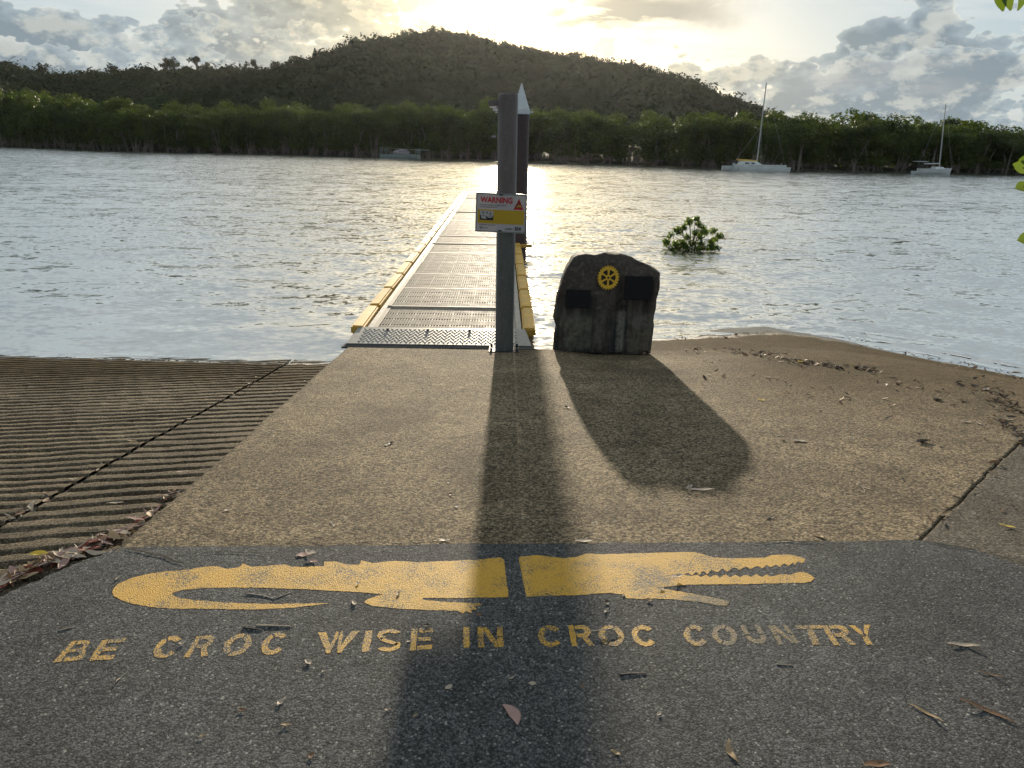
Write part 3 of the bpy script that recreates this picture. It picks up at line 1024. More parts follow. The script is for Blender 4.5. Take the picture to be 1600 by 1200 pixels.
tag(o, 'dark rainforest canopy covering the whole hill behind the mangroves', 'forest', kind='stuff')


# ---------------------------------------------------------------- trees standing up from the ridge
def ridge_tree(px, py_top, hpx, kind, label, lean=0.0):
    """tree on the ridge whose top shows at (px,py_top)"""
    Y_ = HR * math.cos(azel(px, 100)[0])
    top = at(px, py_top, Y_)
    H = hpx / FPX * top.length + 6
    root = empty('ridge_tree', (top.x, top.y, top.z - H))
    tag(root, label, 'tree', 'trees standing up from the ridge line')
    mb_ = MB()
    bend = lean * H
    mb_.tube([(0, 0, -4), (bend * .3, 0, H * .45), (bend * .7, 0, H * .72), (bend, 0, H * .9)], [0.9, 0.75, 0.6, 0.3], 6)
    tips = []
    if kind == 'round':
        cen = [(bend + x_ * 2.6, y_ * 2.6, H - 2.6 + z_ * 1.6) for x_, y_, z_ in rng.normal(size=(9, 3)) * 0.6]
        rad_ = [(1.9, 1.9, 1.6)] * 9; cnt = 420; sz = 1.0
    elif kind == 'umbrella':
        cen = [(bend + x_ * 3.0, y_ * 2.4, H - 2.4 + z_ * 2.0) for x_, y_, z_ in rng.normal(size=(10, 3)) * 0.55]
        rad_ = [(1.6, 1.5, 1.15)] * 10; cnt = 560; sz = 0.9
        for c in cen[:6]:
            mb_.tube([(bend * .6, 0, H * .55), ((c[0] + bend * .6) / 2, c[1] / 2, H * .75), c], [0.3, 0.2, 0.1], 5)
    else:
        cen = [(bend * (i / 6) , 0, H * (0.55 + 0.07 * i)) for i in range(7)]
        rad_ = [(1.9 - .2 * i, 1.9 - .2 * i, 1.3) for i in range(7)]; cnt = 420; sz = 0.9
    mb_.build('trunk', M_bark2, root)
    V_, F_ = leaf_cloud(cen, rad_, cnt, sz, shell=0.3)
    mk('crown', V_, F_, M_hillf, root)
    return root


RT = [(8, 94, 12, 'round', 'broad dark tree at the far left end of the ridge'), (62, 101, 14, 'umbrella', 'spreading open tree on the low ridge far left', ),
      (178, 101, 9, 'round', 'rounded dense tree on the low ridge between the far left trees and the tall pair'), (256, 94, 12, 'umbrella', 'flat topped tree with long branch left of the tall dark one'),
      (270, 92, 16, 'round', 'tall dense dark tree beside the flat topped one on the ridge'), (306, 86, 20, 'umbrella', 'tallest open crowned tree on the low ridge'),
      (322, 98, 10, 'round', 'lower bushy tree just right of the tallest ridge tree'), (360, 104, 8, 'spire', 'small pointed tree on the low ridge'),
      (383, 102, 9, 'spire', 'narrow tree left of the forked dark tree on the ridge'), (398, 94, 15, 'round', 'dark rounded tree near the foot of the main hill'),
      (430, 97, 8, 'round', 'small round tree where the hill starts to climb'), (462, 86, 9, 'umbrella', 'spreading small tree on the left hill slope'),
      (492, 77, 7, 'spire', 'small pointed tree on the left hill slope'), (630, 49, 8, 'round', 'round tree left of the hill summit'),
      (646, 47, 8, 'umbrella', 'open tree just left of the hill summit'), (676, 42, 12, 'umbrella', 'tall thin crowned tree at the hill summit left of the dense one'),
      (694, 42, 13, 'round', 'dense tree marking the hill summit'), (713, 51, 8, 'spire', 'small tree right of the hill summit'),
      (733, 51, 10, 'umbrella', 'windswept tree on the slope right of the summit'), (789, 63, 9, 'spire', 'pointed tree in the glare on the right slope'),
      (804, 70, 8, 'round', 'rounded tree right of the glare on the right slope'), (826, 72, 8, 'umbrella', 'open tree on the right slope past the glare'),
      (870, 80, 9, 'spire', 'pointed tree left of the broad one on the right slope'), (897, 80, 12, 'round', 'broad tree on the middle of the right slope'),
      (920, 85, 9, 'round', 'dense tree below the broad one on the right slope'), (1050, 111, 9, 'umbrella', 'open tree low on the right slope'),
      (1078, 124, 8, 'round', 'rounded tree low on the right slope'), (1180, 161, 10, 'umbrella', 'spreading tree where the hill runs down behind the mangroves')]
for a_ in RT:
    ridge_tree(*a_)


# ---------------------------------------------------------------- mangroves
def mangrove_proto(seed):
    H = 6.2
    nb = 16
    cen, rad_ = [], []
    for i in range(nb):
        an = rng.random() * 6.28; q = rng.random() ** 0.6
        z_ = 1.0 + 4.5 * rng.random() ** 0.85
        w_ = 2.1 * math.sin(PI * min(0.95, max(0.22, (z_ - 0.9) / 5.6))) ** 0.6
        cen.append((q * w_ * math.cos(an), q * w_ * math.sin(an), z_))
        s_ = rng.uniform(0.6, 1.35)
        rad_.append((s_, s_, s_ * 0.72))
    cen.append((rng.normal() * .4, rng.normal() * .4, 5.4)); rad_.append((0.9, 0.9, 0.75))
    V_, F_ = leaf_cloud(cen, rad_, 2700, 0.27, shell=0.45)
    crown = (V_, F_)
    tr = MB()
    for i in range(int(rng.integers(3, 6))):
        an = rng.random() * 6.28
        c = cen[i]
        b0 = Vector((0.7 * math.cos(an), 0.5 * math.sin(an), -0.35))
        md = Vector((c[0] * .45 + b0.x * .6 + rng.normal() * .15, c[1] * .4 + b0.y * .5, c[2] * .5))
        tr.tube([b0, md, Vector(c)], [0.085, 0.065, 0.03], 5)
    rt_ = MB()
    for i in range(9):
        an = rng.random() * 6.28; R1 = rng.uniform(.5, 1.3)
        b0 = Vector((rng.normal() * .3, rng.normal() * .3, rng.uniform(.5, 1.1)))
        e_ = Vector((R1 * math.cos(an), R1 * math.sin(an), -0.6))
        rt_.tube([b0, (b0 + e_) / 2 + Vector((0, 0, .25)), e_], [0.035, 0.032, 0.022], 4)
    return crown, tr, rt_


mang = []
for k in range(7):
    (V_, F_), tr, rt_ = mangrove_proto(k)
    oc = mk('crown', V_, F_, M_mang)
    ot = tr.build('trunk', M_bark, None)
    orr = rt_.build('prop_roots', M_bark, None)
    mang.append((oc.data, ot.data, orr.data))
    for q in (oc, ot, orr):
        bpy.data.objects.remove(q)
top_px = [(-400, 128), (0, 139), (60, 146), (100, 150), (200, 160), (300, 165), (400, 164), (600, 162), (770, 168), (900, 177), (1000, 180), (1100, 179), (1200, 180),
          (1300, 183), (1330, 178), (1400, 188), (1500, 190), (1560, 198), (1600, 203), (2000, 215)]
tpx, tpy = np.array(top_px, float).T
ntree = 0
for row, (off, sp) in enumerate([(0.6, 2.7), (4.0, 2.7), (8.0, 3.1), (13.0, 4.0)]):
    x_ = -128.0
    while x_ < 84:
        x_ += sp * random.uniform(0.75, 1.25)
        Y_ = float(shy_f(x_)) + off + random.uniform(-.9, .9)
        ppx, _ = proj((x_, Y_, 0))
        if ppx < -60 or ppx > 1650:
            continue
        tz = at(ppx, float(np.interp(ppx, tpx, tpy)), Y_).z
        hs = [0.86, 0.95, 1.0, 1.03][row] * random.uniform(0.80, 1.10)
        if random.random() < 0.05: hs *= 1.10
        H = max(2.5, (tz + 0.4) * hs)
        cr, tr, rt_ = mang[random.randrange(7)]
        root = empty('mangrove_tree', (x_, Y_, -0.35), random.uniform(0, 6.28))
        s_ = random.uniform(0.92, 1.2)
        root.scale = (s_, s_, H / 6.2)
        tag(root, 'green mangrove tree with thin pale stems, one of many packed along the far bank', 'tree', 'mangroves lining the far bank')
        for nm, d_ in (('crown', cr), ('trunk', tr), ('prop_roots', rt_)):
            if nm == 'prop_roots' and row > 0: continue
            link(bpy.data.objects.new(nm, d_), root)
        ntree += 1
ux = rng.uniform(-125, 85, 900); uo = rng.uniform(0.9, 17, 900)
V_, F_ = leaf_cloud(np.stack([ux, shy_f(ux) + uo, rng.uniform(0.2, 3.4, 900)], -1), np.tile([1.6, 1.2, 1.1], (900, 1)), 42000, 0.42, shell=0.3)
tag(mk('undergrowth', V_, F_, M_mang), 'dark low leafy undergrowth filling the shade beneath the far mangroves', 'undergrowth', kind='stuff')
#CONT
# ---------------------------------------------------------------- gangway
m, t = newmat('weathered_grating')
gr_n = noi(t, opos(t), 6, 5, 0.65)
gr_f = mth(t, 'MULTIPLY', mapr(t, gr_n, 0.3, 0.7, 0.8, 1.2), mapr(t, nd(t, 'ShaderNodeObjectInfo', out='Random'), 0, 1, 0.82, 1.15))
gr_c = vmth(t, 'SCALE', (0.34, 0.295, 0.24))
t.links.new(gr_f, gr_c.node.inputs[3])
finish(t, pbsdf(t, gr_c, mapr(t, gr_n, 0.3, 0.7, 0.58, 0.75), bump(t, noi(t, opos(t), 36, 3), 0.3, 0.002), spec=0.28))
M_grate = m
M_gside = simple('grey_edge_beam', (0.36, 0.35, 0.32), 0.5, 0.2, 5)
M_alu = simple('checker_plate_metal', (0.27, 0.265, 0.25), 0.5, 0.25, 14, 0.3, 0.001, metallic=0.35)
M_fend = simple('weathered_yellow_rubber', (0.60, 0.36, 0.07), 0.55, 0.28, 9, 0.5, 0.003)
M_rub = simple('black_rubber', (0.02, 0.02, 0.02), 0.6, 0.3, 10)
GY0, GLEN, GW, GZ = 7.62, 24.2, 1.53, -0.30
gang = empty('gangway', (-0.735, GY0, GZ))
gang.rotation_euler = (0, 0, math.atan(0.0185))
tag(gang, 'long straight pale grated gangway with yellow fenders running out over the water', 'gangway')
PL = 1.21
npan = 20
first = None
for k in range(npan):
    if first is None:
        mb = MB()
        mb.box((-GW / 2 + .025, PL / 2, -.02), (.05, PL - .012, .06)); mb.box((GW / 2 - .025, PL / 2, -.02), (.05, PL - .012, .06))
        mb.box((0, .02, -.02), (GW - .1, .035, .05)); mb.box((0, PL - .022, -.02), (GW - .1, .035, .05))
        nx = 46
        for i in range(nx):
            x = -GW / 2 + .05 + (GW - .1) * (i + .5) / nx
            wd = .018 if i % 7 == 3 else .009
            mb.box((x, PL / 2, 0 if wd > .02 else -.012), (wd, PL - .075, .024))
        ny = 27
        for i in range(ny):
            y = .045 + (PL - .09) * (i + .5) / ny
            if i in (6, 13, 20): continue
            mb.box((0, y, -.009), (GW - .1, .017, .022))
        first = mb.build('deck_panel', M_grate, gang)
        pm = first.data
        ob = first
    else:
        ob = link(bpy.data.objects.new('deck_panel', pm), gang)
    ob.location = (random.uniform(-.002, .002), k * PL, 0.012 * math.sin(k * 1.1) + random.uniform(-.003, .003))
    ob.rotation_euler = (random.uniform(-.003, .003), random.uniform(-.002, .002), 0)
# dark joints: hinge bars between panels
mb = MB()
for k in range(1, npan):
    mb.box((0, k * PL - .003, -.045), (GW, .014, .03))
mb.build('hinge_bars', M_rub, gang)['kind'] = 'stuff'
for s in (-1, 1):
    mb = MB(); mb.box((s * (GW / 2 + .035), npan * PL / 2, -.07), (.06, npan * PL, .14))
    mb.build('side_beam', M_gside, gang)
mb = MB(); mb.box((0, npan * PL / 2, -.13), (GW - .2, npan * PL, .10)); mb.build('float', M_rub, gang)
mb = MB(); mb.box((0, npan * PL + .04, -.04), (GW + .25, .07, .12)); mb.build('end_beam', M_gside, gang)
# fenders
fe = None
FP = 1.14
for s in (-1, 1):
    for k in range(21):
        y = 0.02 + k * FP
        if fe is None:
            bm = bmesh.new()
            bmesh.ops.create_cube(bm, size=1)
            bmesh.ops.scale(bm, vec=(.14, FP - .085, .10), verts=bm.verts)
            bmesh.ops.bevel(bm, geom=bm.edges[:], offset=.018, segments=2, affect='EDGES')
            me = bpy.data.meshes.new('fender'); bm.to_mesh(me); bm.free(); me.materials.append(M_fend)
            fe = me
        f_ = link(bpy.data.objects.new('fender', fe), gang)
        f_.location = (s * (GW / 2 + .075 + .075), y + (FP - .06) / 2, .0)
        f_.rotation_euler = (random.uniform(-.006, .006), random.uniform(-.05, .05), random.uniform(-.012, .012))
# threshold plate reaching back to the concrete
pl = empty('threshold_plate_pivot', (0, 0, 0))
bpy.data.objects.remove(pl)
mb = MB()
mb.add([(-GW / 2 - .13, 0.06, .035), (GW / 2 + .10, 0.06, .035), (GW / 2 + .15, -.45, -.012), (-GW / 2 - .17, -.45, -.012),
        (-GW / 2 - .13, 0.06, .025), (GW / 2 + .10, 0.06, .025), (GW / 2 + .15, -.45, -.022), (-GW / 2 - .17, -.45, -.022)],
       [(0, 3, 2, 1), (4, 5, 6, 7), (0, 1, 5, 4), (2, 3, 7, 6), (0, 4, 7, 3), (1, 2, 6, 5)])
tp = mb.build('threshold_plate', M_alu, gang)
mb = MB()
for i in range(34):
    for j in range(9):
        x = -GW / 2 - .05 + i * .047 + (j % 2) * .0235; y = -.38 + j * .047
        z = -.012 + (.45 + y) / .51 * .047 + .002
        a = PI / 4 if (i + j) % 2 else -PI / 4
        q = Matrix.Rotation(a, 3, 'Z')
        mb.box((x, y, z), (.030, .007, .003), q)
tr_ = mb.build('tread_pattern', M_alu, tp); tr_['kind'] = 'stuff'
mb = MB()
mb.add([(-GW / 2 - .18, -.44, -.018), (GW / 2 + .16, -.44, -.018), (GW / 2 + .17, -.53, -.028), (-GW / 2 - .20, -.53, -.028),
        (-GW / 2 - .18, -.44, -.034), (GW / 2 + .16, -.44, -.034), (GW / 2 + .17, -.53, -.044), (-GW / 2 - .20, -.53, -.044)],
       [(0, 3, 2, 1), (4, 5, 6, 7), (0, 1, 5, 4), (2, 3, 7, 6), (0, 4, 7, 3), (1, 2, 6, 5)])
mb.build('rubber_lip', M_rub, tp)
for x in (-.58, -.16, .28, .62):
    mb = MB(); mb.tube([(x, -.03, .026), (x, -.03, .045)], .014, 8); mb.build('bolt', M_rub, tp)

# ---------------------------------------------------------------- piles
m, t = newmat('weathered_pile_sleeve')
p = opos(t)
z = sepz(t, p, 2)
n1 = noi(t, vmth(t, 'MULTIPLY', p, (1, 1, 0.25)), 22, 5, 0.65); n2 = noi(t, p, 55, 4, 0.7)
top = mixc(t, n1, rgb(0.065, 0.052, 0.052), rgb(0.155, 0.125, 0.118))
low = mixc(t, n1, rgb(0.042, 0.047, 0.045), rgb(0.115, 0.120, 0.110))
c = mixc(t, mapr(t, mth(t, 'ADD', z, mth(t, 'MULTIPLY', n1, 0.3)), 1.45, 1.65), low, top)
c = mixc(t, mth(t, 'MULTIPLY', mapr(t, n2, 0.58, 0.70), 0.45), c, rgb(0.30, 0.27, 0.25))
finish(t, pbsdf(t, c, 0.42, bump(t, mth(t, 'ADD', n1, n2), 0.35, 0.004), spec=0.5))
M_pile = m
M_dark = simple('dark_pile_sleeve', (0.045, 0.028, 0.026), 0.5, 0.3, 12, 0.3, 0.004)
M_gal = simple('galvanised_steel', (0.42, 0.45, 0.48), 0.42, 0.2, 12, 0.25, 0.002, metallic=0.5)
M_cone = simple('pale_grey_cone', (0.58, 0.61, 0.63), 0.5, 0.12, 8)


def cyl_wob(mb_, pts, rad, n=32):
    mb_.tube(pts, rad, n)


p1 = gnd(788, 541, -0.335)
pz = float(zf(p1.x, 7.06))
pile = empty('mooring_pile', (p1.x, 7.06, pz))
tag(pile, 'thick brown and grey steel pile standing in front of the gangway carrying the warning sign', 'pile')
R1 = 0.088
Ht = at(794, 146, 7.06).z - pz
mb = MB()
mb.tube([(0, 0, -.3), (0, 0, 0.4), (0, 0, 1.2), (0, 0, Ht - .012), (0, 0, Ht)], [R1, R1, R1, R1, R1 - .008], 40)
mb.build('sleeve', M_pile, pile, smooth=True).modifiers.new('e', 'EDGE_SPLIT')
mb = MB()
mb.box((0, 0, .008), (.30, .22, .016))
for sx in (-1, 1):
    for sy in (-1, 1):
        mb.tube([(sx * .125, sy * .085, .01), (sx * .125, sy * .085, .045)], .012, 6)
mb.build('base_plate', M_rub, pile, bevel=.003)
# small box fitting at the head, left side
hb = MB(); hb.box((-R1 - .035, .02, Ht - .085), (.10, .07, .052))
bo_ = hb.build('head_bracket', M_pile, pile, bevel=.004)
hb = MB(); hb.box((-R1 - .02, .02, Ht - .135), (.05, .05, .022)); hb.box((-R1 - .045, .02, Ht - .118), (.05, .06, .006)); hb.box((-R1 - .01, .03, Ht - .158), (.03, .03, .010))
hb.build('clip', M_gal, bo_)
hb = MB()
hb.tube([(-R1 - .035 + .018 * math.cos(a), .02, Ht - .365 + .006 * math.sin(a)) for a in np.linspace(0, 5.6, 12)], .004, 6)
hb.build('hook', M_gal, pile)
# pale strip standing in for the rim light down the sleeve's right edge
hb = MB(); hb.box((R1 * .985, 0.012, Ht / 2), (.007, .010, Ht)); hb.build('rim_light_strip', M_gal, pile)

p2 = at(817, 386, 15.0)
p2.x = at(818.5, 172, 15.0).x - 0.050
pile2 = empty('guide_pile', (p2.x, 15.0, WZ))
tag(pile2, 'dark round guide pile with a pale pointed cone cap beside the gangway', 'pile')
zt = at(818, 176, 15.0).z - WZ
za = at(818.5, 130, 15.0).z - WZ
R2 = 0.156
mb = MB(); mb.tube([(0, 0, -3), (0, 0, zt)], R2, 32); mb.build('shaft', M_dark, pile2, smooth=True).modifiers.new('e', 'EDGE_SPLIT')
mb = MB(); mb.tube([(0, 0, zt - .03), (0, 0, zt + .07), (0, 0, zt + .075), (0, 0, za - .01), (0, 0, za)], [R2 + .010, R2 + .010, R2 - .004, .010, .003], 14)
cn = mb.build('cone_cap', M_cone, pile2)
mb = MB(); mb.tube([(R2, 0, zt + .01), (R2 + .075, 0, zt + .01)], .018, 8); mb.build('cap_bolt', M_gal, cn)
# yellow guide collar tied to the gangway
cz_ = at(820, 384, 14.85).z
col_ = empty('guide_collar', (p2.x, 15.0, cz_))
tag(col_, 'yellow guide collar bracket around the dark cone capped pile', 'collar')
mb = MB()
for s in (-1, 1):
    mb.box((0.02, s * .18, 0), (.46, .06, .07))
mb.box((.24, 0, 0), (.06, .36, .07)); mb.box((-.22, 0, 0), (.06, .36, .07)); mb.box((-.34, -.02, -.02), (.26, .30, .05))
mb.build('yellow_frame', M_fend, col_, bevel=.01)
mb = MB()
mb.tube([(.16, -.16, .03), (.16, -.16, .20), (.28, -.16, .20), (.30, -.16, .03)], .009, 6)
mb.tube([(.16, -.16, .11), (.29, -.16, .11)], .006, 6)
mb.build('small_rail', M_gal, col_)

# ---------------------------------------------------------------- warning sign
def signmat(name, col, tr=0.22):
    m, t = newmat(name)
    p = opos(t)
    n = noi(t, p, 30, 3)
    c = mixc(t, n, rgb(*[x * .85 for x in col]), rgb(*col))
    s = pbsdf(t, c, 0.45)
    tl = nd(t, 'ShaderNodeBsdfTranslucent', {'Color': c})
    finish(t, nd(t, 'ShaderNodeMixShader', {0: tr, 1: s, 2: tl}))
    return m


M_sw = signmat('sign_white', (0.50, 0.47, 0.48)); M_sy = signmat('sign_yellow', (0.55, 0.36, 0.02)); M_sr = signmat('sign_red', (0.55, 0.02, 0.02), .25)
M_sk = signmat('sign_black', (0.02, 0.02, 0.02), 0.05); M_sg = signmat('sign_grey', (0.16, 0.16, 0.17), .1); M_so = signmat('sign_orange', (0.75, 0.33, 0.05), .3)
M_frame = simple('sign_frame_metal', (0.20, 0.21, 0.20), 0.45, 0.15, 10, metallic=0.4)
SY = 7.06 - R1 - .014
a_ = at(744.5, 301, SY); b_ = at(823, 305, SY); c_ = at(744, 359.5, SY); d_ = at(820.5, 365, SY)
scx = (a_ + b_ + c_ + d_) / 4
SWD = ((b_ - a_).length + (d_ - c_).length) / 2; SHT = ((a_ - c_).length + (b_ - d_).length) / 2
sign = empty('warning_sign', scx)
sign.rotation_euler = (0, math.atan2((a_.z - b_.z), (b_.x - a_.x)) * 0.85, 0)
tag(sign, 'white WARNING sign with a yellow band and red triangle fixed across the thick pile', 'sign')


def sbox(name, x0, y0, x1, y1, mat, lay, par=sign, th=.0012):
    """x,y as fractions of the sign face, y down"""
    mb_ = MB()
    mb_.box((((x0 + x1) / 2 - .5) * SWD, -lay * .0015 - th / 2, (.5 - (y0 + y1) / 2) * SHT), ((x1 - x0) * SWD, th, (y1 - y0) * SHT))
    return mb_.build(name, mat, par)


board = sbox('board', 0, 0, 1, 1, M_sw, 0, th=.002)
mb = MB()
for (c__, s__) in [((0, 0, SHT / 2), (SWD + .012, .012, .012)), ((0, 0, -SHT / 2), (SWD + .012, .012, .012))]:
    mb.box(c__, s__)
for sx in (-1, 1):
    mb.box((sx * SWD / 2, 0, 0), (.012, .012, SHT - .0125))
mb.build('frame', M_frame, sign)
band = sbox('yellow_band', .03, .42, .965, .79, M_sy, 1.5)


def text_mesh(s_, name, mat, x0, y0, x1, y1, lay, par, bold=0.0):
    cu = bpy.data.curves.new('t', 'FONT'); cu.body = s_; cu.offset = bold; cu.resolution_u = 3
    to = bpy.data.objects.new('t', cu); COL.objects.link(to)
    bpy.context.view_layer.update()
    me = bpy.data.meshes.new_from_object(to.evaluated_get(bpy.context.evaluated_depsgraph_get()))
    bpy.data.objects.remove(to)
    n_ = len(me.vertices); co = np.zeros(n_ * 3, dtype=np.float32); me.vertices.foreach_get('co', co); co = co.reshape(-1, 3)
    mn, mx = co.min(0), co.max(0)
    u_ = (co[:, 0] - mn[0]) / (mx[0] - mn[0]); v_ = (co[:, 1] - mn[1]) / (mx[1] - mn[1])
    out = np.stack([((x0 + (x1 - x0) * u_) - .5) * SWD, np.full(n_, -lay * .0015), (.5 - (y1 + (y0 - y1) * v_)) * SHT], 1)
    me.vertices.foreach_set('co', out.astype(np.float32).ravel()); me.materials.clear(); me.materials.append(mat); me.update()
    ob_ = bpy.data.objects.new(name, me)
    return link(ob_, par)


text_mesh('WARNING', 'warning_text', M_sr, .075, .085, .72, .245, 3, sign, bold=.035)


def dashes(name, lines, mat, lay, par, h=.012):
    """rows of tiny unreadable print: short strokes of uneven height"""
    mb_ = MB()
    for (x0, x1, y) in lines:
        x = x0
        while x < x1:
            wl = random.uniform(.012, .045); xe = min(x + wl, x1)
            q = x
            while q < xe:
                mb_.box(((q - .5) * SWD, -lay * .0015, (.5 - y - random.uniform(-.002, .004)) * SHT), (.0032, .0008, h * SHT * random.uniform(.8, 1.6)))
                q += .0088
            x = xe + .010
    ob_ = mb_.build(name, mat, par)
    ob_['kind'] = 'stuff'
    return ob_


dashes('small_print', [(.07, .60, .30), (.07, .42, .355), (.07, .40, .825)], M_sg, 3, sign, .02)
dashes('band_print', [(.42, .82, .575), (.42, .84, .625), (.42, .80, .675), (.42, .86, .725)], M_sg, 2, band, .014)
dashes('band_heading', [(.38, .88, .49)], M_sk, 2, band, .03)


def spoly(name, pts_, mat, lay, par):
    P = [Vector(((x - .5) * SWD, -lay * .0015, (.5 - y) * SHT)) for x, y in pts_]
    fs = [tuple(f) for f in tessellate_polygon([[Vector((q.x, q.z, 0)) for q in P]])]
    return mk(name, P, fs, mat, par)


tri = spoly('warning_triangle', [(.85, .10), (.945, .395), (.745, .395)], M_sr, 3, sign)
spoly('triangle_field', [(.85, .155), (.915, .345), (.78, .345)], M_sk, 4, tri)
spoly('pictogram', [(.80, .325), (.83, .28), (.85, .25), (.865, .285), (.89, .27), (.90, .325), (.875, .335), (.85, .315), (.825, .335)], M_so, 5, tri)
spoly('pictogram', [(.835, .24), (.85, .19), (.865, .225), (.85, .255)], M_sr, 5, tri)
pan = sbox('picture_panel', .075, .455, .345, .69, M_sw, 3)
for P in ([(.075, .55), (.10, .59), (.11, .66), (.20, .665), (.345, .655), (.345, .70), (.075, .70)], [(.18, .59), (.21, .60), (.25, .635), (.30, .64), (.345, .60), (.345, .67), (.22, .67)],
          [(.28, .47), (.295, .50), (.30, .54), (.29, .57), (.28, .54)], [(.255, .585), (.345, .585), (.345, .597), (.255, .597)]):
    spoly('picture_shape', P, M_sk, 5, pan)
for P in ([(.12, .48), (.16, .48), (.165, .52), (.12, .525)], [(.20, .47), (.235, .48), (.235, .53), (.20, .52)], [(.13, .56), (.16, .56), (.16, .60), (.13, .60)]):
    spoly('picture_shape', P, M_sg, 5, pan)
# footer marks
mb = MB()
mb.tube([((.10 - .5) * SWD + .010 * math.cos(a), -.005, (.5 - .905) * SHT + .010 * math.sin(a)) for a in np.linspace(0, 6.28, 14)], .002, 4)
mb.box(((.10 - .5) * SWD, -.005, (.5 - .905) * SHT), (.009, .001, .009))
mb.build('round_emblem', M_sg, sign)
dashes('footer_print', [(.135, .26, .905), (.60, .74, .90), (.60, .74, .925)], M_sg, 3, sign, .018)
lg = sbox('square_logo', .79, .855, .85, .945, M_sk, 3)
spoly('logo_star', [(.82, .87), (.826, .893), (.842, .90), (.826, .907), (.82, .93), (.814, .907), (.798, .90), (.814, .893)], M_sw, 5, lg)
lg = sbox('square_logo', .862, .855, .915, .945, M_sg, 3)
for i in range(3):
    sbox('logo_bar', .870, .868 + i * .026, .907, .880 + i * .026, M_sk, 4.2, par=lg)
for y in (.022, .972):
    sbox('fixing_clip', .455, y - .018, .525, y + .018, M_sk, 4, th=.004)

# ---------------------------------------------------------------- memorial rock
m, t = newmat('stained_basalt')
p = opos(t)
n1 = noi(t, p, 3.0, 7, 0.62); n2 = noi(t, p, 24, 6, 0.68)
vst = vmth(t, 'MULTIPLY', p, (1, 1, 0.10))
st = noi(t, vst, 16, 3, 0.55)
z = sepz(t, p, 2)
c = mixc(t, n1, rgb(0.023, 0.018, 0.016), rgb(0.092, 0.077, 0.062))
c = mixc(t, mth(t, 'MULTIPLY', mapr(t, n2, 0.5, 0.75), 0.5), c, rgb(0.20, 0.18, 0.16))
c = mixc(t, mth(t, 'MULTIPLY', mapr(t, st, 0.46, 0.66), mapr(t, z, 0.62, 0.35)), c, rgb(0.022, 0.024, 0.024))
xx_ = mth(t, 'ADD', sepz(t, p, 0), mth(t, 'MULTIPLY', mth(t, 'SUBTRACT', n2, 0.5), 0.05))


def stain(x0, x1, z0, z1, amt, colr):
    global c
    f = mth(t, 'MULTIPLY', mapr(t, xx_, x0 - .012, x0 + .012), mapr(t, xx_, x1 + .012, x1 - .012))
    f = mth(t, 'MULTIPLY', f, mth(t, 'MULTIPLY', mapr(t, z, z0 - .03, z0 + .03), mapr(t, z, z1 + .02, z1 - .02)))
    f = mth(t, 'MULTIPLY', f, mth(t, 'MULTIPLY', mapr(t, mth(t, 'ADD', mth(t, 'MULTIPLY', n2, .6), mth(t, 'MULTIPLY', st, .6)), .48, .66), amt))
    c = mixc(t, f, c, rgb(*colr))


stain(-.40, -.13, .06, .42, .5, (.16, .155, .115))
stain(.125, .19, .04, .47, .75, (.22, .21, .17))
stain(.24, .45, .04, .26, .4, (.16, .13, .08))
stain(.27, .42, .28, .42, .3, (.18, .18, .16))
stain(.08, .47, .44, .76, .9, (.008, .007, .007))
stain(-.44, -.10, .38, .60, .7, (.010, .010, .010))
c = mixc(t, mth(t, 'MULTIPLY', mth(t, 'MULTIPLY', mapr(t, st, 0.47, 0.38), mapr(t, z, 0.50, 0.36)), 0.5), c, rgb(0.13, 0.125, 0.10))
finish(t, pbsdf(t, c, 0.8, bump(t, mth(t, 'ADD', n1, mth(t, 'MULTIPLY', n2, 0.35)), 0.8, 0.02), spec=0.3))
M_rock = m
RY = 7.16
out_px = [(864, 560), (866, 530), (869, 512), (865, 500), (868, 485), (871, 466), (876, 448), (881, 434), (889, 417), (896, 404), (902, 400), (915, 398), (930, 400), (945, 398),
          (965, 399), (980, 400), (990, 403), (998, 409), (1008, 412), (1018, 417), (1027, 424), (1033, 431), (1032, 446), (1029, 462), (1027, 480), (1025, 500), (1022, 520), (1020, 556)]
P = [at(x, y, RY) for x, y in out_px]
rb_ = Vector((P[0].lerp(P[-1], .5).x, RY, float(zf(0.9, RY)) - .0))
rock = empty('memorial_rock', rb_)
tag(rock, 'upright dark stained boulder with a yellow gear emblem beside the gangway', 'boulder')
Q = []
for i in range(len(P)):
    a_, b2 = P[i], P[(i + 1) % len(P)]
    k = max(1, int((b2 - a_).length / 0.028))
    for j in range(k):
        Q.append(a_.lerp(b2, j / k))
Q = [Vector((q.x - rb_.x, 0, q.z - rb_.z)) for q in Q]
nq = len(Q)
cen = Vector((0, 0, .42))
rings = [(s, 0.0 - 0.03 * (1 - s * s)) for s in (0.08, .2, .34, .48, .62, .76, .88, .95)] + [(0.985, .012), (1.0, .05), (1.0, .10), (0.995, .17), (.99, .24), (.98, .30), (.95, .36), (.88, .40), (.7, .43), (.4, .44), (.05, .44)]
V, F = [], []
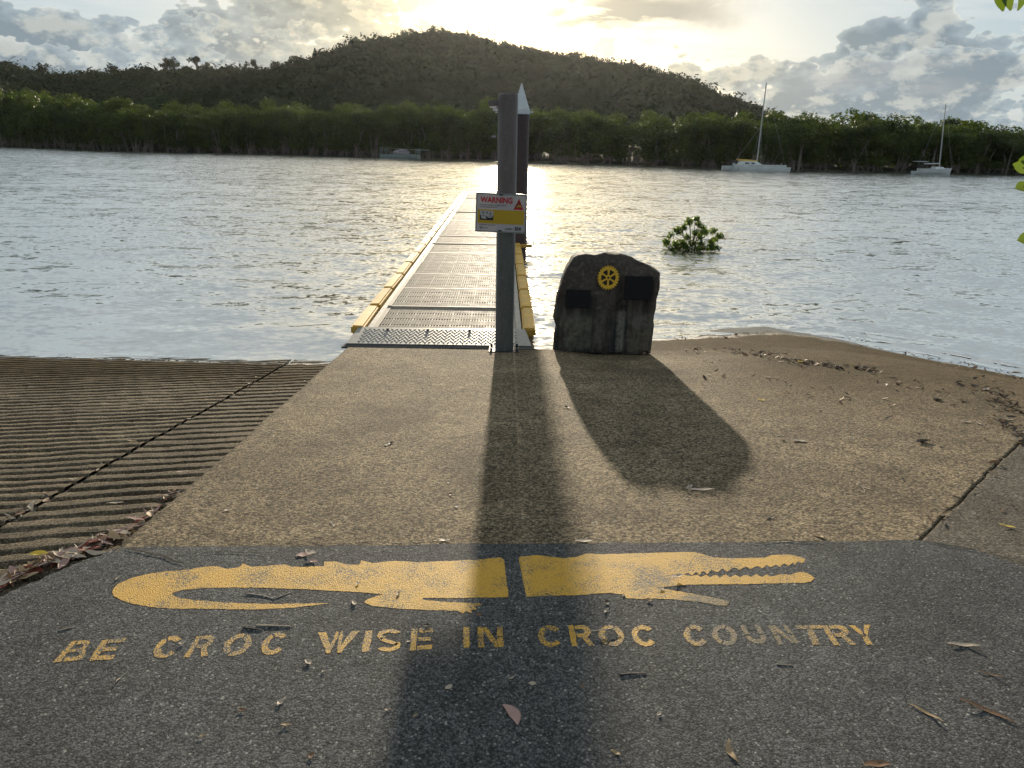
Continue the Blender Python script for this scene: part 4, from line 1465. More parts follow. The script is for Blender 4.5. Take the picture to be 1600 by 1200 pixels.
for s, y in rings:
    for q in Q:
        v = cen + (q - cen) * s
        v = Vector((v.x, y, v.z))
        nn = mnoise.noise(v * 3.1) * .05 + (mnoise.cell(v * 6.5 + Vector((mnoise.noise(v * 9), 0, mnoise.noise(v * 9 + Vector((3, 1, 2))))) * .8) - .5) * .016 + mnoise.noise(v * 9) * .022 + mnoise.noise(v * 26) * .008
        fr = 0.46 if y < .001 else 1.0
        d = (v - Vector((0, .22, .42))); d.z *= .6
        edge = Vector((d.x, 0, d.z)).normalized() if s > .9 else Vector((0, 0, 0))
        v = v + Vector((0, -1, 0)) * nn * fr + edge * nn * .55 * (0.5 if y < .06 else 1)
        if s > .93 and y < .05:
            v.y += 0.02 + 0.03 * mnoise.noise(v * 5)
        V.append(v)
nrg = len(rings)
for i in range(nrg - 1):
    for k in range(nq):
        k2 = (k + 1) % nq
        F.append((i * nq + k, i * nq + k2, (i + 1) * nq + k2, (i + 1) * nq + k))
F.append(tuple(range(nq))[::-1]); F.append(tuple((nrg - 1) * nq + k for k in range(nq)))
ro_ = mk('stone', V, F, M_rock, rock, smooth=True)
md = ro_.modifiers.new('e', 'EDGE_SPLIT'); md.split_angle = math.radians(38)
M_plq = simple('dark_bronze_plaque', (0.014, 0.014, 0.015), 0.85, 0.25, 20, 0.2, 0.002, spec=0.2)
M_gold = simple('yellow_enamel', (0.66, 0.40, 0.03), 0.5, 0.12, 20)
M_cal = simple('pale_lime_streak', (0.22, 0.21, 0.16), 0.9, 0.3, 12)


def rockbox(name, x0, y0, x1, y1, mat, th, yoff, par=rock, bev=.004):
    a_ = at((x0 + x1) / 2, y0, RY); b_ = at((x0 + x1) / 2, y1, RY)
    l_ = at(x0, (y0 + y1) / 2, RY); r_ = at(x1, (y0 + y1) / 2, RY)
    mb_ = MB(); mb_.box(((l_.x + r_.x) / 2 - rb_.x, yoff - th / 2, (a_.z + b_.z) / 2 - rb_.z), (r_.x - l_.x, th, a_.z - b_.z))
    return mb_.build(name, mat, par, bevel=bev)


rockbox('plaque', 884, 452, 922, 479, M_plq, .03, -.012)
rockbox('plaque', 976, 431, 1018, 467, M_plq, .05, .005)
# gear emblem
gc = at(949.5, 432.5, RY); gc = Vector((gc.x - rb_.x, -.045, gc.z - rb_.z))
gr = (at(966, 432, RY).x - at(932, 432, RY).x) / 2
gear = []
NT_ = 24
V, F = [], []


def ringpts(fn, n_):
    return [fn(i / n_ * 2 * PI) for i in range(n_)]


n_ = NT_ * 6
prof = []
for i in range(n_):
    f = (i % 6)
    prof.append(gr if f in (1, 2, 3) else gr * .885)
V0 = []
for d_ in (0, -.012):
    for rsel in (0, 1):
        for i in range(n_):
            a = 2 * PI * i / n_
            r_ = prof[i] if rsel == 0 else gr * .66
            V0.append(gc + Vector((r_ * math.cos(a), d_, r_ * math.sin(a) * 1.12)))
F0 = []
for i in range(n_):
    k = (i + 1) % n_
    F0.append((2 * n_ + i, 2 * n_ + k, 3 * n_ + k, 3 * n_ + i)); F0.append((i, k, 2 * n_ + k, 2 * n_ + i)); F0.append((n_ + i, 3 * n_ + i, 3 * n_ + k, n_ + k))
em = mk('gear_emblem', V0, F0, M_gold, rock)
mb = MB()
for i in range(6):
    a = PI / 6 + i * PI / 3
    d1 = Vector((math.cos(a), 0, math.sin(a) * 1.12))
    mb.add(*(lambda A_, B_, w0, w1: ([A_ + Vector((-d1.z, 0, d1.x)) * w0 + Vector((0, 0, 0)), A_ - Vector((-d1.z, 0, d1.x)) * w0, B_ - Vector((-d1.z, 0, d1.x)) * w1, B_ + Vector((-d1.z, 0, d1.x)) * w1,
             A_ + Vector((-d1.z, 0, d1.x)) * w0 + Vector((0, -.010, 0)), A_ - Vector((-d1.z, 0, d1.x)) * w0 + Vector((0, -.010, 0)), B_ - Vector((-d1.z, 0, d1.x)) * w1 + Vector((0, -.010, 0)), B_ + Vector((-d1.z, 0, d1.x)) * w1 + Vector((0, -.010, 0))],
             [(4, 5, 6, 7), (0, 4, 7, 3), (1, 2, 6, 5), (0, 1, 5, 4), (3, 7, 6, 2)]))(gc + d1 * gr * .16, gc + d1 * gr * .67, gr * .05, gr * .095))
mb.build('spokes', M_gold, em)
mb = MB()
hn = 20
A_ = []
for d_ in (0, -.0115):
    for rr_ in (gr * .24, gr * .10):
        for i in range(hn):
            a = 2 * PI * i / hn; A_.append(gc + Vector((rr_ * math.cos(a), d_, rr_ * math.sin(a) * 1.12)))
mb.add(A_, [f for i in range(hn) for f in ((2 * hn + i, 2 * hn + (i + 1) % hn, 3 * hn + (i + 1) % hn, 3 * hn + i), (i, (i + 1) % hn, 2 * hn + (i + 1) % hn, 2 * hn + i))])
mb.build('hub', M_gold, em)

# ---------------------------------------------------------------- boats
M_hull = simple('white_boat_hull', (0.62, 0.64, 0.62), 0.35, 0.10, 1.5, 0.1, 0.01)
M_hull2 = simple('dull_green_white_hull', (0.22, 0.28, 0.26), 0.5, 0.2, 1.5, 0.2, 0.01)
M_boot = simple('dark_boot_stripe', (0.03, 0.035, 0.03), 0.6)
M_sail = simple('yellow_sail_cover', (0.62, 0.42, 0.10), 0.8, 0.15, 4)
M_mast = simple('grey_alloy_mast', (0.42, 0.42, 0.40), 0.4, 0.1, 3)
M_tarp = simple('grey_tarpaulin', (0.24, 0.22, 0.22), 0.85, 0.3, 3, 0.6, 0.05)
M_glass = simple('dark_window', (0.02, 0.025, 0.03), 0.1, 0.1, 3)


def hull(mb_, L_, B_, H_, bow=0.25, y0=0, x0=0, stern=0.85, sheer=0.12, rake=0.08, n=14):
    """lofted hull along +x, bow at +x, waterline z=0"""
    st = []
    for i in range(n + 1):
        u = i / n
        half = B_ / 2 * (stern + (1 - stern) * min(1, u / .35)) * (1 - max(0, (u - (1 - bow)) / bow) ** 1.8 * .97)
        zt_ = H_ * (1 + sheer * (2 * u - .7) ** 2)
        x = x0 + L_ * u
        st.append([(x + rake * L_ * (u ** 6), y0 - half, zt_), (x + rake * L_ * .35 * (u ** 6), y0 - half * .92, H_ * .35), (x, y0 - half * .7, -.12 * H_), (x, y0, -.35 * H_),
                   (x, y0 + half * .7, -.12 * H_), (x + rake * L_ * .35 * (u ** 6), y0 + half * .92, H_ * .35), (x + rake * L_ * (u ** 6), y0 + half, zt_)])
    vs = [v for s_ in st for v in s_]
    fs = []
    for i in range(n):
        for k in range(6):
            fs.append((i * 7 + k, i * 7 + k + 1, (i + 1) * 7 + k + 1, (i + 1) * 7 + k))
        fs.append((i * 7 + 6, i * 7, (i + 1) * 7, (i + 1) * 7 + 6))
    fs.append(tuple(range(7))); fs.append(tuple(n * 7 + k for k in reversed(range(7))))
    mb_.add(vs, fs)


# 1. trimaran
wp = at(1133, 262, 80.0); wq = at(1229, 266, 80.0)
L1 = (wq.x - wp.x) * .99
b1 = empty('trimaran', (wp.x, 80.0, WZ), 0.0)
tag(b1, 'low white multihull yacht with yellow sail cover and tall leaning mast near the right bank', 'sailing boat')
Bx = L1 / 6.7
mb = MB(); hull(mb, L1 * .86, .9, .62 * Bx, x0=L1 * .13, rake=.02, sheer=.02); mb.build('hull', M_hull, b1)
for s in (-1, 1):
    mb = MB(); hull(mb, L1 * (.80 if s < 0 else .78), .42, .42 * Bx, y0=s * 1.7, x0=L1 * (.02 if s > 0 else .17), rake=.02, sheer=.05); mb.build('float', M_hull, b1)
mb = MB()
for xx in (.30, .62):
    mb.bar((L1 * xx, -1.7, .42 * Bx), (L1 * xx, 1.7, .42 * Bx), .22, .08)
mb.build('cross_beam', M_hull, b1)
mb = MB(); mb.add([(L1 * .20, -.42, .6 * Bx), (L1 * .52, -.42, .6 * Bx), (L1 * .60, -.2, .62 * Bx), (L1 * .60, .2, .62 * Bx), (L1 * .52, .42, .6 * Bx), (L1 * .20, .42, .6 * Bx),
        (L1 * .23, -.3, .95 * Bx), (L1 * .47, -.3, .98 * Bx), (L1 * .50, -.1, .98 * Bx), (L1 * .50, .1, .98 * Bx), (L1 * .47, .3, .98 * Bx), (L1 * .23, .3, .95 * Bx)],
       [(0, 1, 7, 6), (1, 2, 8, 7), (2, 3, 9, 8), (3, 4, 10, 9), (4, 5, 11, 10), (5, 0, 6, 11), (6, 7, 8, 9, 10, 11)])
cb = mb.build('cabin', M_hull, b1)
mb = MB(); mb.box((L1 * .33, -.43, .78 * Bx), (.42, .03, .12)); mb.box((L1 * .43, -.41, .78 * Bx), (.3, .03, .12)); mb.build('cabin_window', M_glass, cb)
mb = MB(); mb.add([(L1 * .20, -.12, 1.0 * Bx), (L1 * .50, -.12, .92 * Bx), (L1 * .50, .12, .92 * Bx), (L1 * .20, .12, 1.0 * Bx), (L1 * .16, -.10, 1.22 * Bx), (L1 * .52, -.10, 1.10 * Bx), (L1 * .52, .10, 1.10 * Bx), (L1 * .16, .10, 1.22 * Bx)],
       [(0, 1, 5, 4), (1, 2, 6, 5), (2, 3, 7, 6), (3, 0, 4, 7), (4, 5, 6, 7), (0, 3, 2, 1)])
mb.build('sail_cover', M_sail, b1)
mt = at(1197.5, 129, 80.0); mbz = at(1183, 250, 80.0)
M0 = Vector((mbz.x - wp.x, 0, mbz.z - WZ)); M1_ = Vector((mt.x - wp.x, 0, mt.z - WZ))
mb = MB(); mb.tube([M0 - Vector((0, 0, .3)), M1_], [.075, .055], 8); mst = mb.build('mast', M_mast, b1)
mb = MB(); mb.tube([M1_ * .97 + M0 * .03, (L1 * .97, 0, .65)], .008, 4); mb.tube([M0 + (M1_ - M0) * .45, (L1 * .12, -.3, .7)], .010, 4); mb.tube([M0 + (M1_ - M0) * .5, (L1 * .5, -1.6, .4)], .008, 4)
mb.tube([M0 + (M1_ - M0) * .5, (L1 * .5, 1.6, .4)], .008, 4); mb.build('rigging', M_mast, b1)
mb = MB(); mb.box((L1 * .13, -.1, .55), (.24, .26, .34)); mb.box((L1 * .115, -.1, .2), (.10, .10, .6)); mb.build('outboard_motor', M_gal, b1, bevel=.04)

# 2. small yacht
wp = at(1427, 269, 80.0); wq = at(1486, 270, 80.0)
L2 = (wq.x - wp.x)
b2_ = empty('yacht', (wp.x, 80.0, WZ))
tag(b2_, 'small white single hulled yacht with a stern canopy moored at the far right', 'sailing boat')
mb = MB(); hull(mb, L2 * .80, 1.5, .52, x0=L2 * .16, rake=.05, bow=.45, sheer=.10); mb.build('hull', M_hull, b2_)
mb = MB(); hull(mb, L2 * .26, .8, .26, x0=-L2 * .02, rake=.02, bow=.5); mb.build('tender', M_hull, b2_)
mb = MB(); mb.add([(L2 * .50, -.5, .5), (L2 * .78, -.4, .52), (L2 * .78, .4, .52), (L2 * .50, .5, .5), (L2 * .52, -.4, .74), (L2 * .72, -.32, .72), (L2 * .72, .32, .72), (L2 * .52, .4, .74)],
       [(0, 1, 5, 4), (1, 2, 6, 5), (2, 3, 7, 6), (3, 0, 4, 7), (4, 5, 6, 7)]); mb.build('cabin', M_hull, b2_)
mt = at(1478, 162, 80.0); mbz = at(1468, 259, 80.0)
M0 = Vector((mbz.x - wp.x, 0, mbz.z - WZ)); M1_ = Vector((mt.x - wp.x, 0, mt.z - WZ))
mb = MB(); mb.tube([M0 - Vector((0, 0, .25)), M1_], [.065, .045], 8); mb.build('mast', M_mast, b2_)
mb = MB(); mb.tube([M1_, (L2 * 1.0, 0, .6)], .007, 4); mb.tube([M1_, (L2 * .1, 0, .9)], .007, 4); mb.build('rigging', M_mast, b2_)
mb = MB(); mb.tube([(L2 * .24, 0, 1.0), (M0.x, 0, 1.05)], .06, 6); mb.build('boom', M_hull, b2_)
cp = MB(); cp.box((L2 * .15, 0, 1.22), (L2 * .26, 1.2, .05)); cpo = cp.build('canopy', M_hull, b2_)
mb = MB()
for xx in (.06, .25):
    for s in (-1, 1):
        mb.tube([(L2 * xx + .05, s * .5, .3), (L2 * xx, s * .5, 1.2)], .018, 5)
mb.box((L2 * .16, 0, .8), (.10, .9, .5)); mb.build('canopy_frame', M_boot, cpo)

# 3. work barge with tarpaulin
wp = at(595, 246, 107.0); wq = at(657, 247.5, 107.0)
L3 = wq.x - wp.x
b3 = empty('work_barge', (wp.x, 107.0, WZ))
tag(b3, 'low pale green barge with rails and a grey tarpaulin heap moored before the mangroves', 'barge')
mb = MB(); hull(mb, L3, 2.0, .50, bow=.12, rake=.0, stern=.95, sheer=.03); mb.build('hull', M_hull2, b3)
bm = bmesh.new(); bmesh.ops.create_icosphere(bm, subdivisions=3, radius=1)
for v in bm.verts:
    k = 1 + .35 * mnoise.noise(v.co * 1.8) + .2 * mnoise.noise(v.co * 4.5)
    v.co = Vector((v.co.x * 1.15 * k, v.co.y * .8 * k, max(-.1, v.co.z * .62 * k)))
me = bpy.data.meshes.new('tarpaulin'); bm.to_mesh(me); bm.free(); me.materials.append(M_tarp)
tp_ = link(bpy.data.objects.new('tarpaulin', me)); tp_.location = (wp.x + L3 * .53, 107.0, WZ + .62)
tag(tp_, 'crumpled grey tarpaulin heap on the deck of the pale green barge', 'tarpaulin')
mb = MB()
for x0_, x1_ in ((.02, .14), (.90, .98)):
    for s in (-1, 1):
        for xx in (x0_, x1_):
            mb.tube([(L3 * xx, s * .85, .6), (L3 * xx, s * .85, 1.35)], .03, 5)
        mb.tube([(L3 * x0_, s * .85, 1.05), (L3 * x1_, s * .85, 1.05)], .025, 5)
mb.tube([(0, -.85, 1.38), (L3 * 1.26, -.85, 1.12)], .025, 5); mb.tube([(L3 * .9, -.85, 1.2), (L3 * 1.25, -.85, 1.2)], .03, 5)
mb.build('rail', M_hull2, b3)

# ---------------------------------------------------------------- mangrove seedling in the river
M_sap = leafmat('sapling_leaves', (0.030, 0.055, 0.014), (0.10, 0.15, 0.03), 0.45, (0.20, 0.30, 0.03), 3.0, 0.35, 0.5)
sb_ = gnd(1080, 390, WZ)
sap = empty('mangrove_sapling', (sb_.x, sb_.y, WZ))
tag(sap, 'small leafy mangrove bush standing half drowned in the river right of the boulder', 'bush')
wpx = sb_.y / FPX
mb = MB(); cen = []
out = [(-42, 14), (-34, 22), (-28, 12), (-22, 28), (-14, 34), (-8, 44), (-2, 40), (4, 46), (10, 38), (16, 34), (22, 26), (30, 30), (36, 24), (40, 14), (-36, 8), (-18, 14), (0, 28), (-10, 22), (14, 20), (26, 14), (34, 8), (-26, 30), (8, 30), (-32, 4), (-20, 4), (-8, 4), (4, 5), (16, 4), (28, 4), (-14, 10), (0, 11), (12, 12), (-26, 10), (24, 9)]
for dx_, dh in out:
    tip = Vector((dx_ * wpx, random.uniform(-.3, .3), dh * wpx * 1.03))
    md_ = Vector((tip.x * .45, tip.y * .5, tip.z * .5 + .02))
    mb.tube([(tip.x * .12, 0, -.3), md_, tip], [.011, .008, .004], 5)
    cen.append((tip.x, tip.y, tip.z - .02))
mb.build('stems', M_bark2, sap)
V_, F_ = leaf_cloud(cen, [(.10, .13, .085)] * len(cen), 3600, 0.050, shell=.15)
V_[:, 2] = np.maximum(V_[:, 2], 0.005)
lo = mk('foliage', V_, F_, M_sap, sap); lo['kind'] = 'stuff'

# ---------------------------------------------------------------- tree at the right whose leaves reach into view
tr_o = empty('shore_tree', (5.2, 3.3, float(zf(5.2, 3.3)) - .02))
tag(tr_o, 'green leafy tree just outside the right edge, only leaf tips showing', 'tree')
mb = MB(); mb.tube([(0, 0, -.2), (.1, .0, 1.0), (0, -.05, 2.0), (-.1, -.1, 3.2)], [.13, .11, .09, .05], 10); mb.build('trunk', M_bark2, tr_o, smooth=True)
base = tr_o.location
leaf_at = [(1598, 262, 0), (1599, 292, 0), (1603, 372, 0), (1562, -1, 1), (1573, -2, 1), (1597, -5, 1), (1612, 250, 0), (1618, 300, 0), (1590, -20, 1), (1620, 330, 0), (1615, 390, 0), (1550, -22, 1), (1625, 275, 0)]


def big_leaf(L_, W_, curl=.15):
    V_ = []; n_ = 7
    for i in range(n_):
        u = i / (n_ - 1); w_ = W_ * (math.sin(PI * min(.985, max(.03, u ** .85))) ** .8)
        x = (u - .5) * L_; z_ = -curl * L_ * (u - .3) ** 2
        V_ += [(x, -w_ / 2, z_ + .12 * W_), (x, 0, z_), (x, w_ / 2, z_ + .12 * W_)]
    F_ = []
    for i in range(n_ - 1):
        F_ += [(3 * i, 3 * i + 1, 3 * i + 4, 3 * i + 3), (3 * i + 1, 3 * i + 2, 3 * i + 5, 3 * i + 4)]
    return V_, F_


M_bl = leafmat('broad_leaves', (0.03, 0.065, 0.01), (0.06, 0.10, 0.018), 0.40, (0.14, 0.22, 0.02), 6, 0.3, 0.5)
Vl, Fl = big_leaf(.075, .042)
lm = None
br = MB()
trunk_pt = {0: Vector((0, -.02, 1.2)), 1: Vector((-.05, -.05, 2.6))}
for i, (x, y, hi_) in enumerate(leaf_at):
    wpt = at(x, y, 2.6 if hi_ == 0 else 2.5)
    pos = wpt - base
    if lm is None:
        ob_ = mk('leaf', Vl, Fl, M_bl, tr_o, smooth=True); lm = ob_.data
    else:
        ob_ = link(bpy.data.objects.new('leaf', lm), tr_o)
    ob_.location = pos
    ob_.rotation_euler = (random.uniform(.9, 1.5), random.uniform(.9, 2.0) if hi_ else random.uniform(-.4, .5), random.uniform(-.4, .4))
for hi_ in (0, 1):
    pts_ = [Vector(at(x, y, 2.6 if hi_ == 0 else 2.5) - base) for x, y, h_ in leaf_at if h_ == hi_]
    hub = sum(pts_, Vector()) / len(pts_) + (Vector((.16, 0, .0)) if hi_ == 0 else Vector((.03, 0, .13)))
    br.tube([trunk_pt[hi_], trunk_pt[hi_].lerp(hub, .5) + Vector((0, 0, .12)), hub], [.03, .02, .008], 6)
    for q in pts_:
        br.tube([hub, q.lerp(hub, .4) + Vector((0, 0, .015)), q], [.006, .003, .002], 4)
br.build('branch', M_bark2, tr_o)

# ---------------------------------------------------------------- fallen leaves, bark strips, twigs
def leafcol(name, c, tr=.12):
    m, t = newmat(name)
    p = opos(t)
    n = noi(t, p, 60, 4, 0.65)
    cc = mixc(t, n, rgb(*[x * .6 for x in c]), rgb(*[min(.9, x * 1.25) for x in c]))
    s = pbsdf(t, cc, 0.6, spec=.35)
    tl = nd(t, 'ShaderNodeBsdfTranslucent', {'Color': cc})
    finish(t, nd(t, 'ShaderNodeMixShader', {0: tr, 1: s, 2: tl}))
    return m


LM = {'pale': leafcol('pale_dry_leaf', (.46, .38, .29)), 'tan': leafcol('tan_dry_leaf', (.38, .27, .15)), 'brown': leafcol('brown_leaf', (.20, .11, .06)),
      'dark': leafcol('dark_leaf', (.06, .045, .035)), 'red': leafcol('red_leaf', (.22, .05, .03)), 'yellow': leafcol('yellow_leaf', (.70, .50, .06)), 'pink': leafcol('pinkish_leaf', (.42, .27, .23))}


def leaf_geo(L_, W_, sick, curl, cup, n_=8):
    V_ = []
    for i in range(n_):
        u = i / (n_ - 1)
        w_ = W_ * (math.sin(PI * min(.97, max(.03, u))) ** .75)
        x = (u - .5) * L_
        c_ = sick * L_ * (1 - (2 * u - 1) ** 2)
        z_ = .001 + .35 * curl * L_ * ((2 * u - 1) ** 2) + .002 * math.sin(u * 9)
        e_ = .5 * cup * w_
        V_ += [(x, c_ - w_ / 2, z_ + e_), (x, c_, z_), (x, c_ + w_ / 2, z_ + e_ * .8)]
    F_ = []
    for i in range(n_ - 1):
        F_ += [(3 * i, 3 * i + 1, 3 * i + 4, 3 * i + 3), (3 * i + 1, 3 * i + 2, 3 * i + 5, 3 * i + 4)]
    return V_, F_


def surf(px, py):
    p = slab_pt(px, py)
    if p.y < 2.72:
        return gnd(px, py, 0.0)
    for _ in range(4):
        zz_ = float(zf(p.x, p.y))
        p = gnd(px, py, zz_)
    return p


def fallen(px, py, Lpx, Wr, deg, colr, label, sick=.1, curl=.06, cup=.25, name='fallen_leaf', cat='leaf', group=None, lift=0.001):
    """Lpx: apparent length in photo pixels for an across-lying leaf"""
    p = surf(px, py)
    dist = (p - CAM).dot(Fv)
    L_ = Lpx / FPX * dist
    V_, F_ = leaf_geo(L_, L_ * Wr, sick, curl, cup)
    ob_ = mk(name, V_, F_, LM[colr], None, smooth=True, loc=(p.x, p.y, p.z + lift))
    sl_ = -math.atan(SL) if p.y > 2.76 else 0
    ob_.rotation_euler = (sl_, random.uniform(-.08, .08), math.radians(deg))
    tag(ob_, label, cat, group)
    return ob_


def twig(px0, py0, px1, py1, r_, colr, label, cat='twig', sag=.0, lift=.0005):
    a_ = surf(px0, py0); b_ = surf(px1, py1)
    n_ = 6
    P_ = []
    nn = Vector((-(b_ - a_).y, (b_ - a_).x, 0))
    for i in range(n_ + 1):
        u = i / n_
        q = a_.lerp(b_, u) + nn * sag * math.sin(PI * u) + nn * .03 * mnoise.noise(Vector((u * 4, px0, py0)))
        P_.append(q + Vector((0, 0, lift + r_ * .5)) - a_)
    mb_ = MB(); mb_.tube(P_, [r_ * (1 - .6 * i / n_) for i in range(n_ + 1)], 6)
    ob_ = mb_.build('fallen_twig', LM[colr], None, smooth=True, loc=a_)
    return tag(ob_, label, cat)


fallen(797, 1118, 50, .38, -62, 'pink', 'large curled pinkish brown leaf in the foreground below the word IN', sick=.14, curl=.05)
fallen(1146, 1174, 44, .24, 95, 'tan', 'pale tan curved leaf at the bottom edge right of centre', sick=.15)
fallen(1541, 1112, 78, .13, -38, 'brown', 'long narrow reddish brown leaf near the right edge of the asphalt', sick=.05)
fallen(1447, 1115, 52, .12, -52, 'tan', 'narrow tan leaf left of the long reddish leaf', sick=.03)
fallen(1548, 1055, 34, .12, -28, 'brown', 'small thin brown leaf above the long reddish leaf', sick=.04)
fallen(1505, 1009, 48, .20, -8, 'pale', 'pale curled leaf lying right of the word COUNTRY', sick=.04, curl=.12)
fallen(1370, 1196, 46, .30, 5, 'brown', 'brown leaf cut by the bottom edge of the picture', sick=.05)
fallen(962, 1177, 18, .40, -35, 'tan', 'small tan leaf near the bottom centre', sick=.05)
fallen(440, 1098, 20, .42, 70, 'pale', 'small pale leaf on bare asphalt below the word WISE', sick=.12)
fallen(190, 1060, 26, .10, 80, 'pale', 'thin pale leaf stalk below the word BE', sick=.1)
fallen(605, 1110, 10, .5, 20, 'pale', 'tiny pale leaf at the left edge of the sign shadow')
fallen(1385, 859, 20, .30, 38, 'pale', 'small pale leaf on asphalt right of the crocodile snout')
fallen(1160, 862, 14, .4, -20, 'dark', 'small dark leaf above the crocodile snout')
fallen(912, 847, 28, .34, -4, 'pale', 'pale folded leaf on the seam above the crocodile neck', curl=.1)
fallen(694, 845, 18, .5, 10, 'pale', 'small pale leaf on the seam above the crocodile hind leg')
fallen(474, 868, 24, .55, 5, 'pink', 'pinkish round leaf on the crocodile tail ridge', cup=.1)
fallen(486, 866, 20, .6, 160, 'pale', 'pale round leaf overlapping the pinkish one on the tail ridge', cup=.1, lift=.012)
fallen(488, 878, 18, .5, -10, 'pink', 'small leaf just below the round pair on the tail ridge')
fallen(1058, 904, 22, .4, 20, 'pale', 'pale curled leaf on the crocodile jaw corner', curl=.12, lift=.008)
fallen(948, 955, 16, .3, 60, 'pale', 'little pale leaf below the crocodile belly')
fallen(640, 1003, 14, .3, 20, 'pale', 'little pale leaf by the E of WISE')
fallen(355, 798, 12, .6, 10, 'pale', 'small round pale leaf on the concrete near the ramp')
fallen(519, 820, 18, .22, -60, 'pale', 'thin pale leaf on the concrete above the crocodile tail')
fallen(1250, 690, 22, .55, -12, 'pale', 'whitish flat leaf right of the boulder shadow')
fallen(1095, 767, 40, .26, -5, 'pale', 'pale curled leaf strip just below the boulder shadow tip', curl=.15)
fallen(1078, 762, 16, .5, 50, 'pale', 'small upturned leaf piece at the left end of the curled strip', curl=.2)
fallen(1443, 692, 26, .5, 15, 'dark', 'dark crumpled leaf on the concrete left of the joint', curl=.25, cup=.6)
fallen(1348, 762, 24, .16, -50, 'pale', 'thin pale leaf in the middle of the right concrete')
fallen(1278, 838, 20, .45, -60, 'tan', 'tan triangular leaf on the asphalt seam at right')
fallen(1204, 810, 18, .4, 10, 'dark', 'dark leaf on the concrete near the seam at right')
fallen(1112, 566, 14, .4, -60, 'pale', 'small pale leaf right of the boulder near the water')
fallen(1130, 588, 10, .6, 0, 'dark', 'small dark leaf right of the boulder shadow top')
fallen(1200, 590, 12, .5, 0, 'pale', 'tiny pale leaf in the middle of the beach')
fallen(1190, 626, 14, .5, -15, 'yellow', 'small yellow leaf beside the boulder shadow')
fallen(1253, 566, 14, .7, 0, 'yellow', 'bright yellow leaf in the debris line on the beach')
fallen(1541, 609, 16, .6, 40, 'pale', 'pale upturned leaf on the dark sand at the right', curl=.25)
fallen(1465, 626, 14, .7, 0, 'dark', 'dark lump of leaf on the brown beach at right', cup=.6)
fallen(1510, 660, 18, .4, -5, 'pale', 'pale leaf left of the leaf cluster at the right edge')
fallen(1530, 662, 14, .4, 90, 'pale', 'upright pale leaf beside the cluster at the right edge')
fallen(1572, 656, 26, .3, -20, 'pale', 'pale leaf in the cluster at the right edge', curl=.12)
fallen(1585, 664, 24, .3, 15, 'tan', 'tan leaf in the cluster at the right edge')
fallen(1594, 690, 26, .35, -40, 'pale', 'pale leaf by the joint at the right edge', curl=.1)
fallen(1574, 823, 24, .3, -30, 'yellow', 'yellowish leaf on the dark side slab')
fallen(1590, 582, 20, .35, 0, 'pale', 'pale leaf near the wet edge at far right')
fallen(60, 868, 26, .6, 15, 'yellow', 'bright yellow leaf at the left end of the leaf litter', cup=.5, curl=.2)
fallen(77, 872, 22, .6, -30, 'brown', 'orange brown leaf touching the yellow one in the litter', cup=.4, curl=.2)
fallen(205, 690, 20, .25, -8, 'tan', 'tan leaf on the grooved ramp near the long joint')
fallen(297, 655, 12, .4, 10, 'pale', 'pale scrap leaf lying in the long ramp joint')
fallen(390, 600, 8, .5, 0, 'pale', 'tiny white scrap high in the ramp joint')
fallen(283, 738, 20, .25, 12, 'pale', 'pale leaf at the slab edge on the ramp')
fallen(180, 787, 26, .22, 5, 'pale', 'pale leaf on the grooves left of the litter')
fallen(210, 812, 34, .22, -10, 'pink', 'pinkish curled leaf at the upper end of the litter', curl=.1)
twig(400, 978, 455, 979, .0035, 'pale', 'pale bark strip lying between the crocodile tail and the word CROC')
twig(380, 981, 410, 985, .003, 'dark', 'short dark stick left of the pale bark strip')
twig(385, 928, 428, 936, .0022, 'pale', 'thin forked pale twig inside the tail curve', sag=.05)
twig(428, 936, 455, 926, .0018, 'pale', 'side shoot of the forked twig inside the tail curve')
twig(922, 989, 968, 982, .0025, 'pale', 'curved pale twig across the O of the second CROC', sag=-.06, lift=.008)
twig(968, 1055, 1010, 1053, .0028, 'dark', 'dark short stick on asphalt below COUNTRY', sag=.03)
twig(1213, 1038, 1240, 1040, .0015, 'pale', 'thin short pale stalk below COUNTRY')
twig(92, 986, 115, 980, .0022, 'pale', 'short pale stalk above the word BE')
twig(1338, 756, 1352, 772, .002, 'pale', 'thin bent stalk in the middle of the right concrete', sag=.1)
# small bits scattered on the concrete
sm = []
for k in range(5):
    V_, F_ = leaf_geo(.045, .014 + .004 * k, random.uniform(-.1, .15), .12, .35, 5)
    ob_ = mk('leaf_fragment', V_, F_, LM[['pale', 'tan', 'dark', 'brown', 'pale'][k]], None, smooth=True)
    sm.append(ob_.data); bpy.data.objects.remove(ob_)
cnt = 0
while cnt < 95:
    if cnt < 55:
        px = random.uniform(1050, 1600); py = random.uniform(560, 840)
        if random.random() > .25 + .75 * (px - 1050) / 550: continue
    else:
        px = random.uniform(180, 1050); py = random.uniform(600, 1190)
        if random.random() < .3: continue
        if py < 840 and px < 620 - (py - 600): continue
    p_ = surf(px, py)
    ob_ = link(bpy.data.objects.new('leaf_fragment', random.choice(sm)))
    s_ = random.uniform(.35, .9) * (1.5 if py < 700 else .8)
    ob_.location = (p_.x, p_.y, p_.z + .002); ob_.scale = (s_, s_, s_); ob_.rotation_euler = (random.uniform(-.06, .06), random.uniform(-.06, .06), random.uniform(0, 6.28))
    tag(ob_, 'tiny dry leaf fragment scattered on the pavement', 'leaf', 'tiny leaf fragments scattered on the pavement')
    cnt += 1


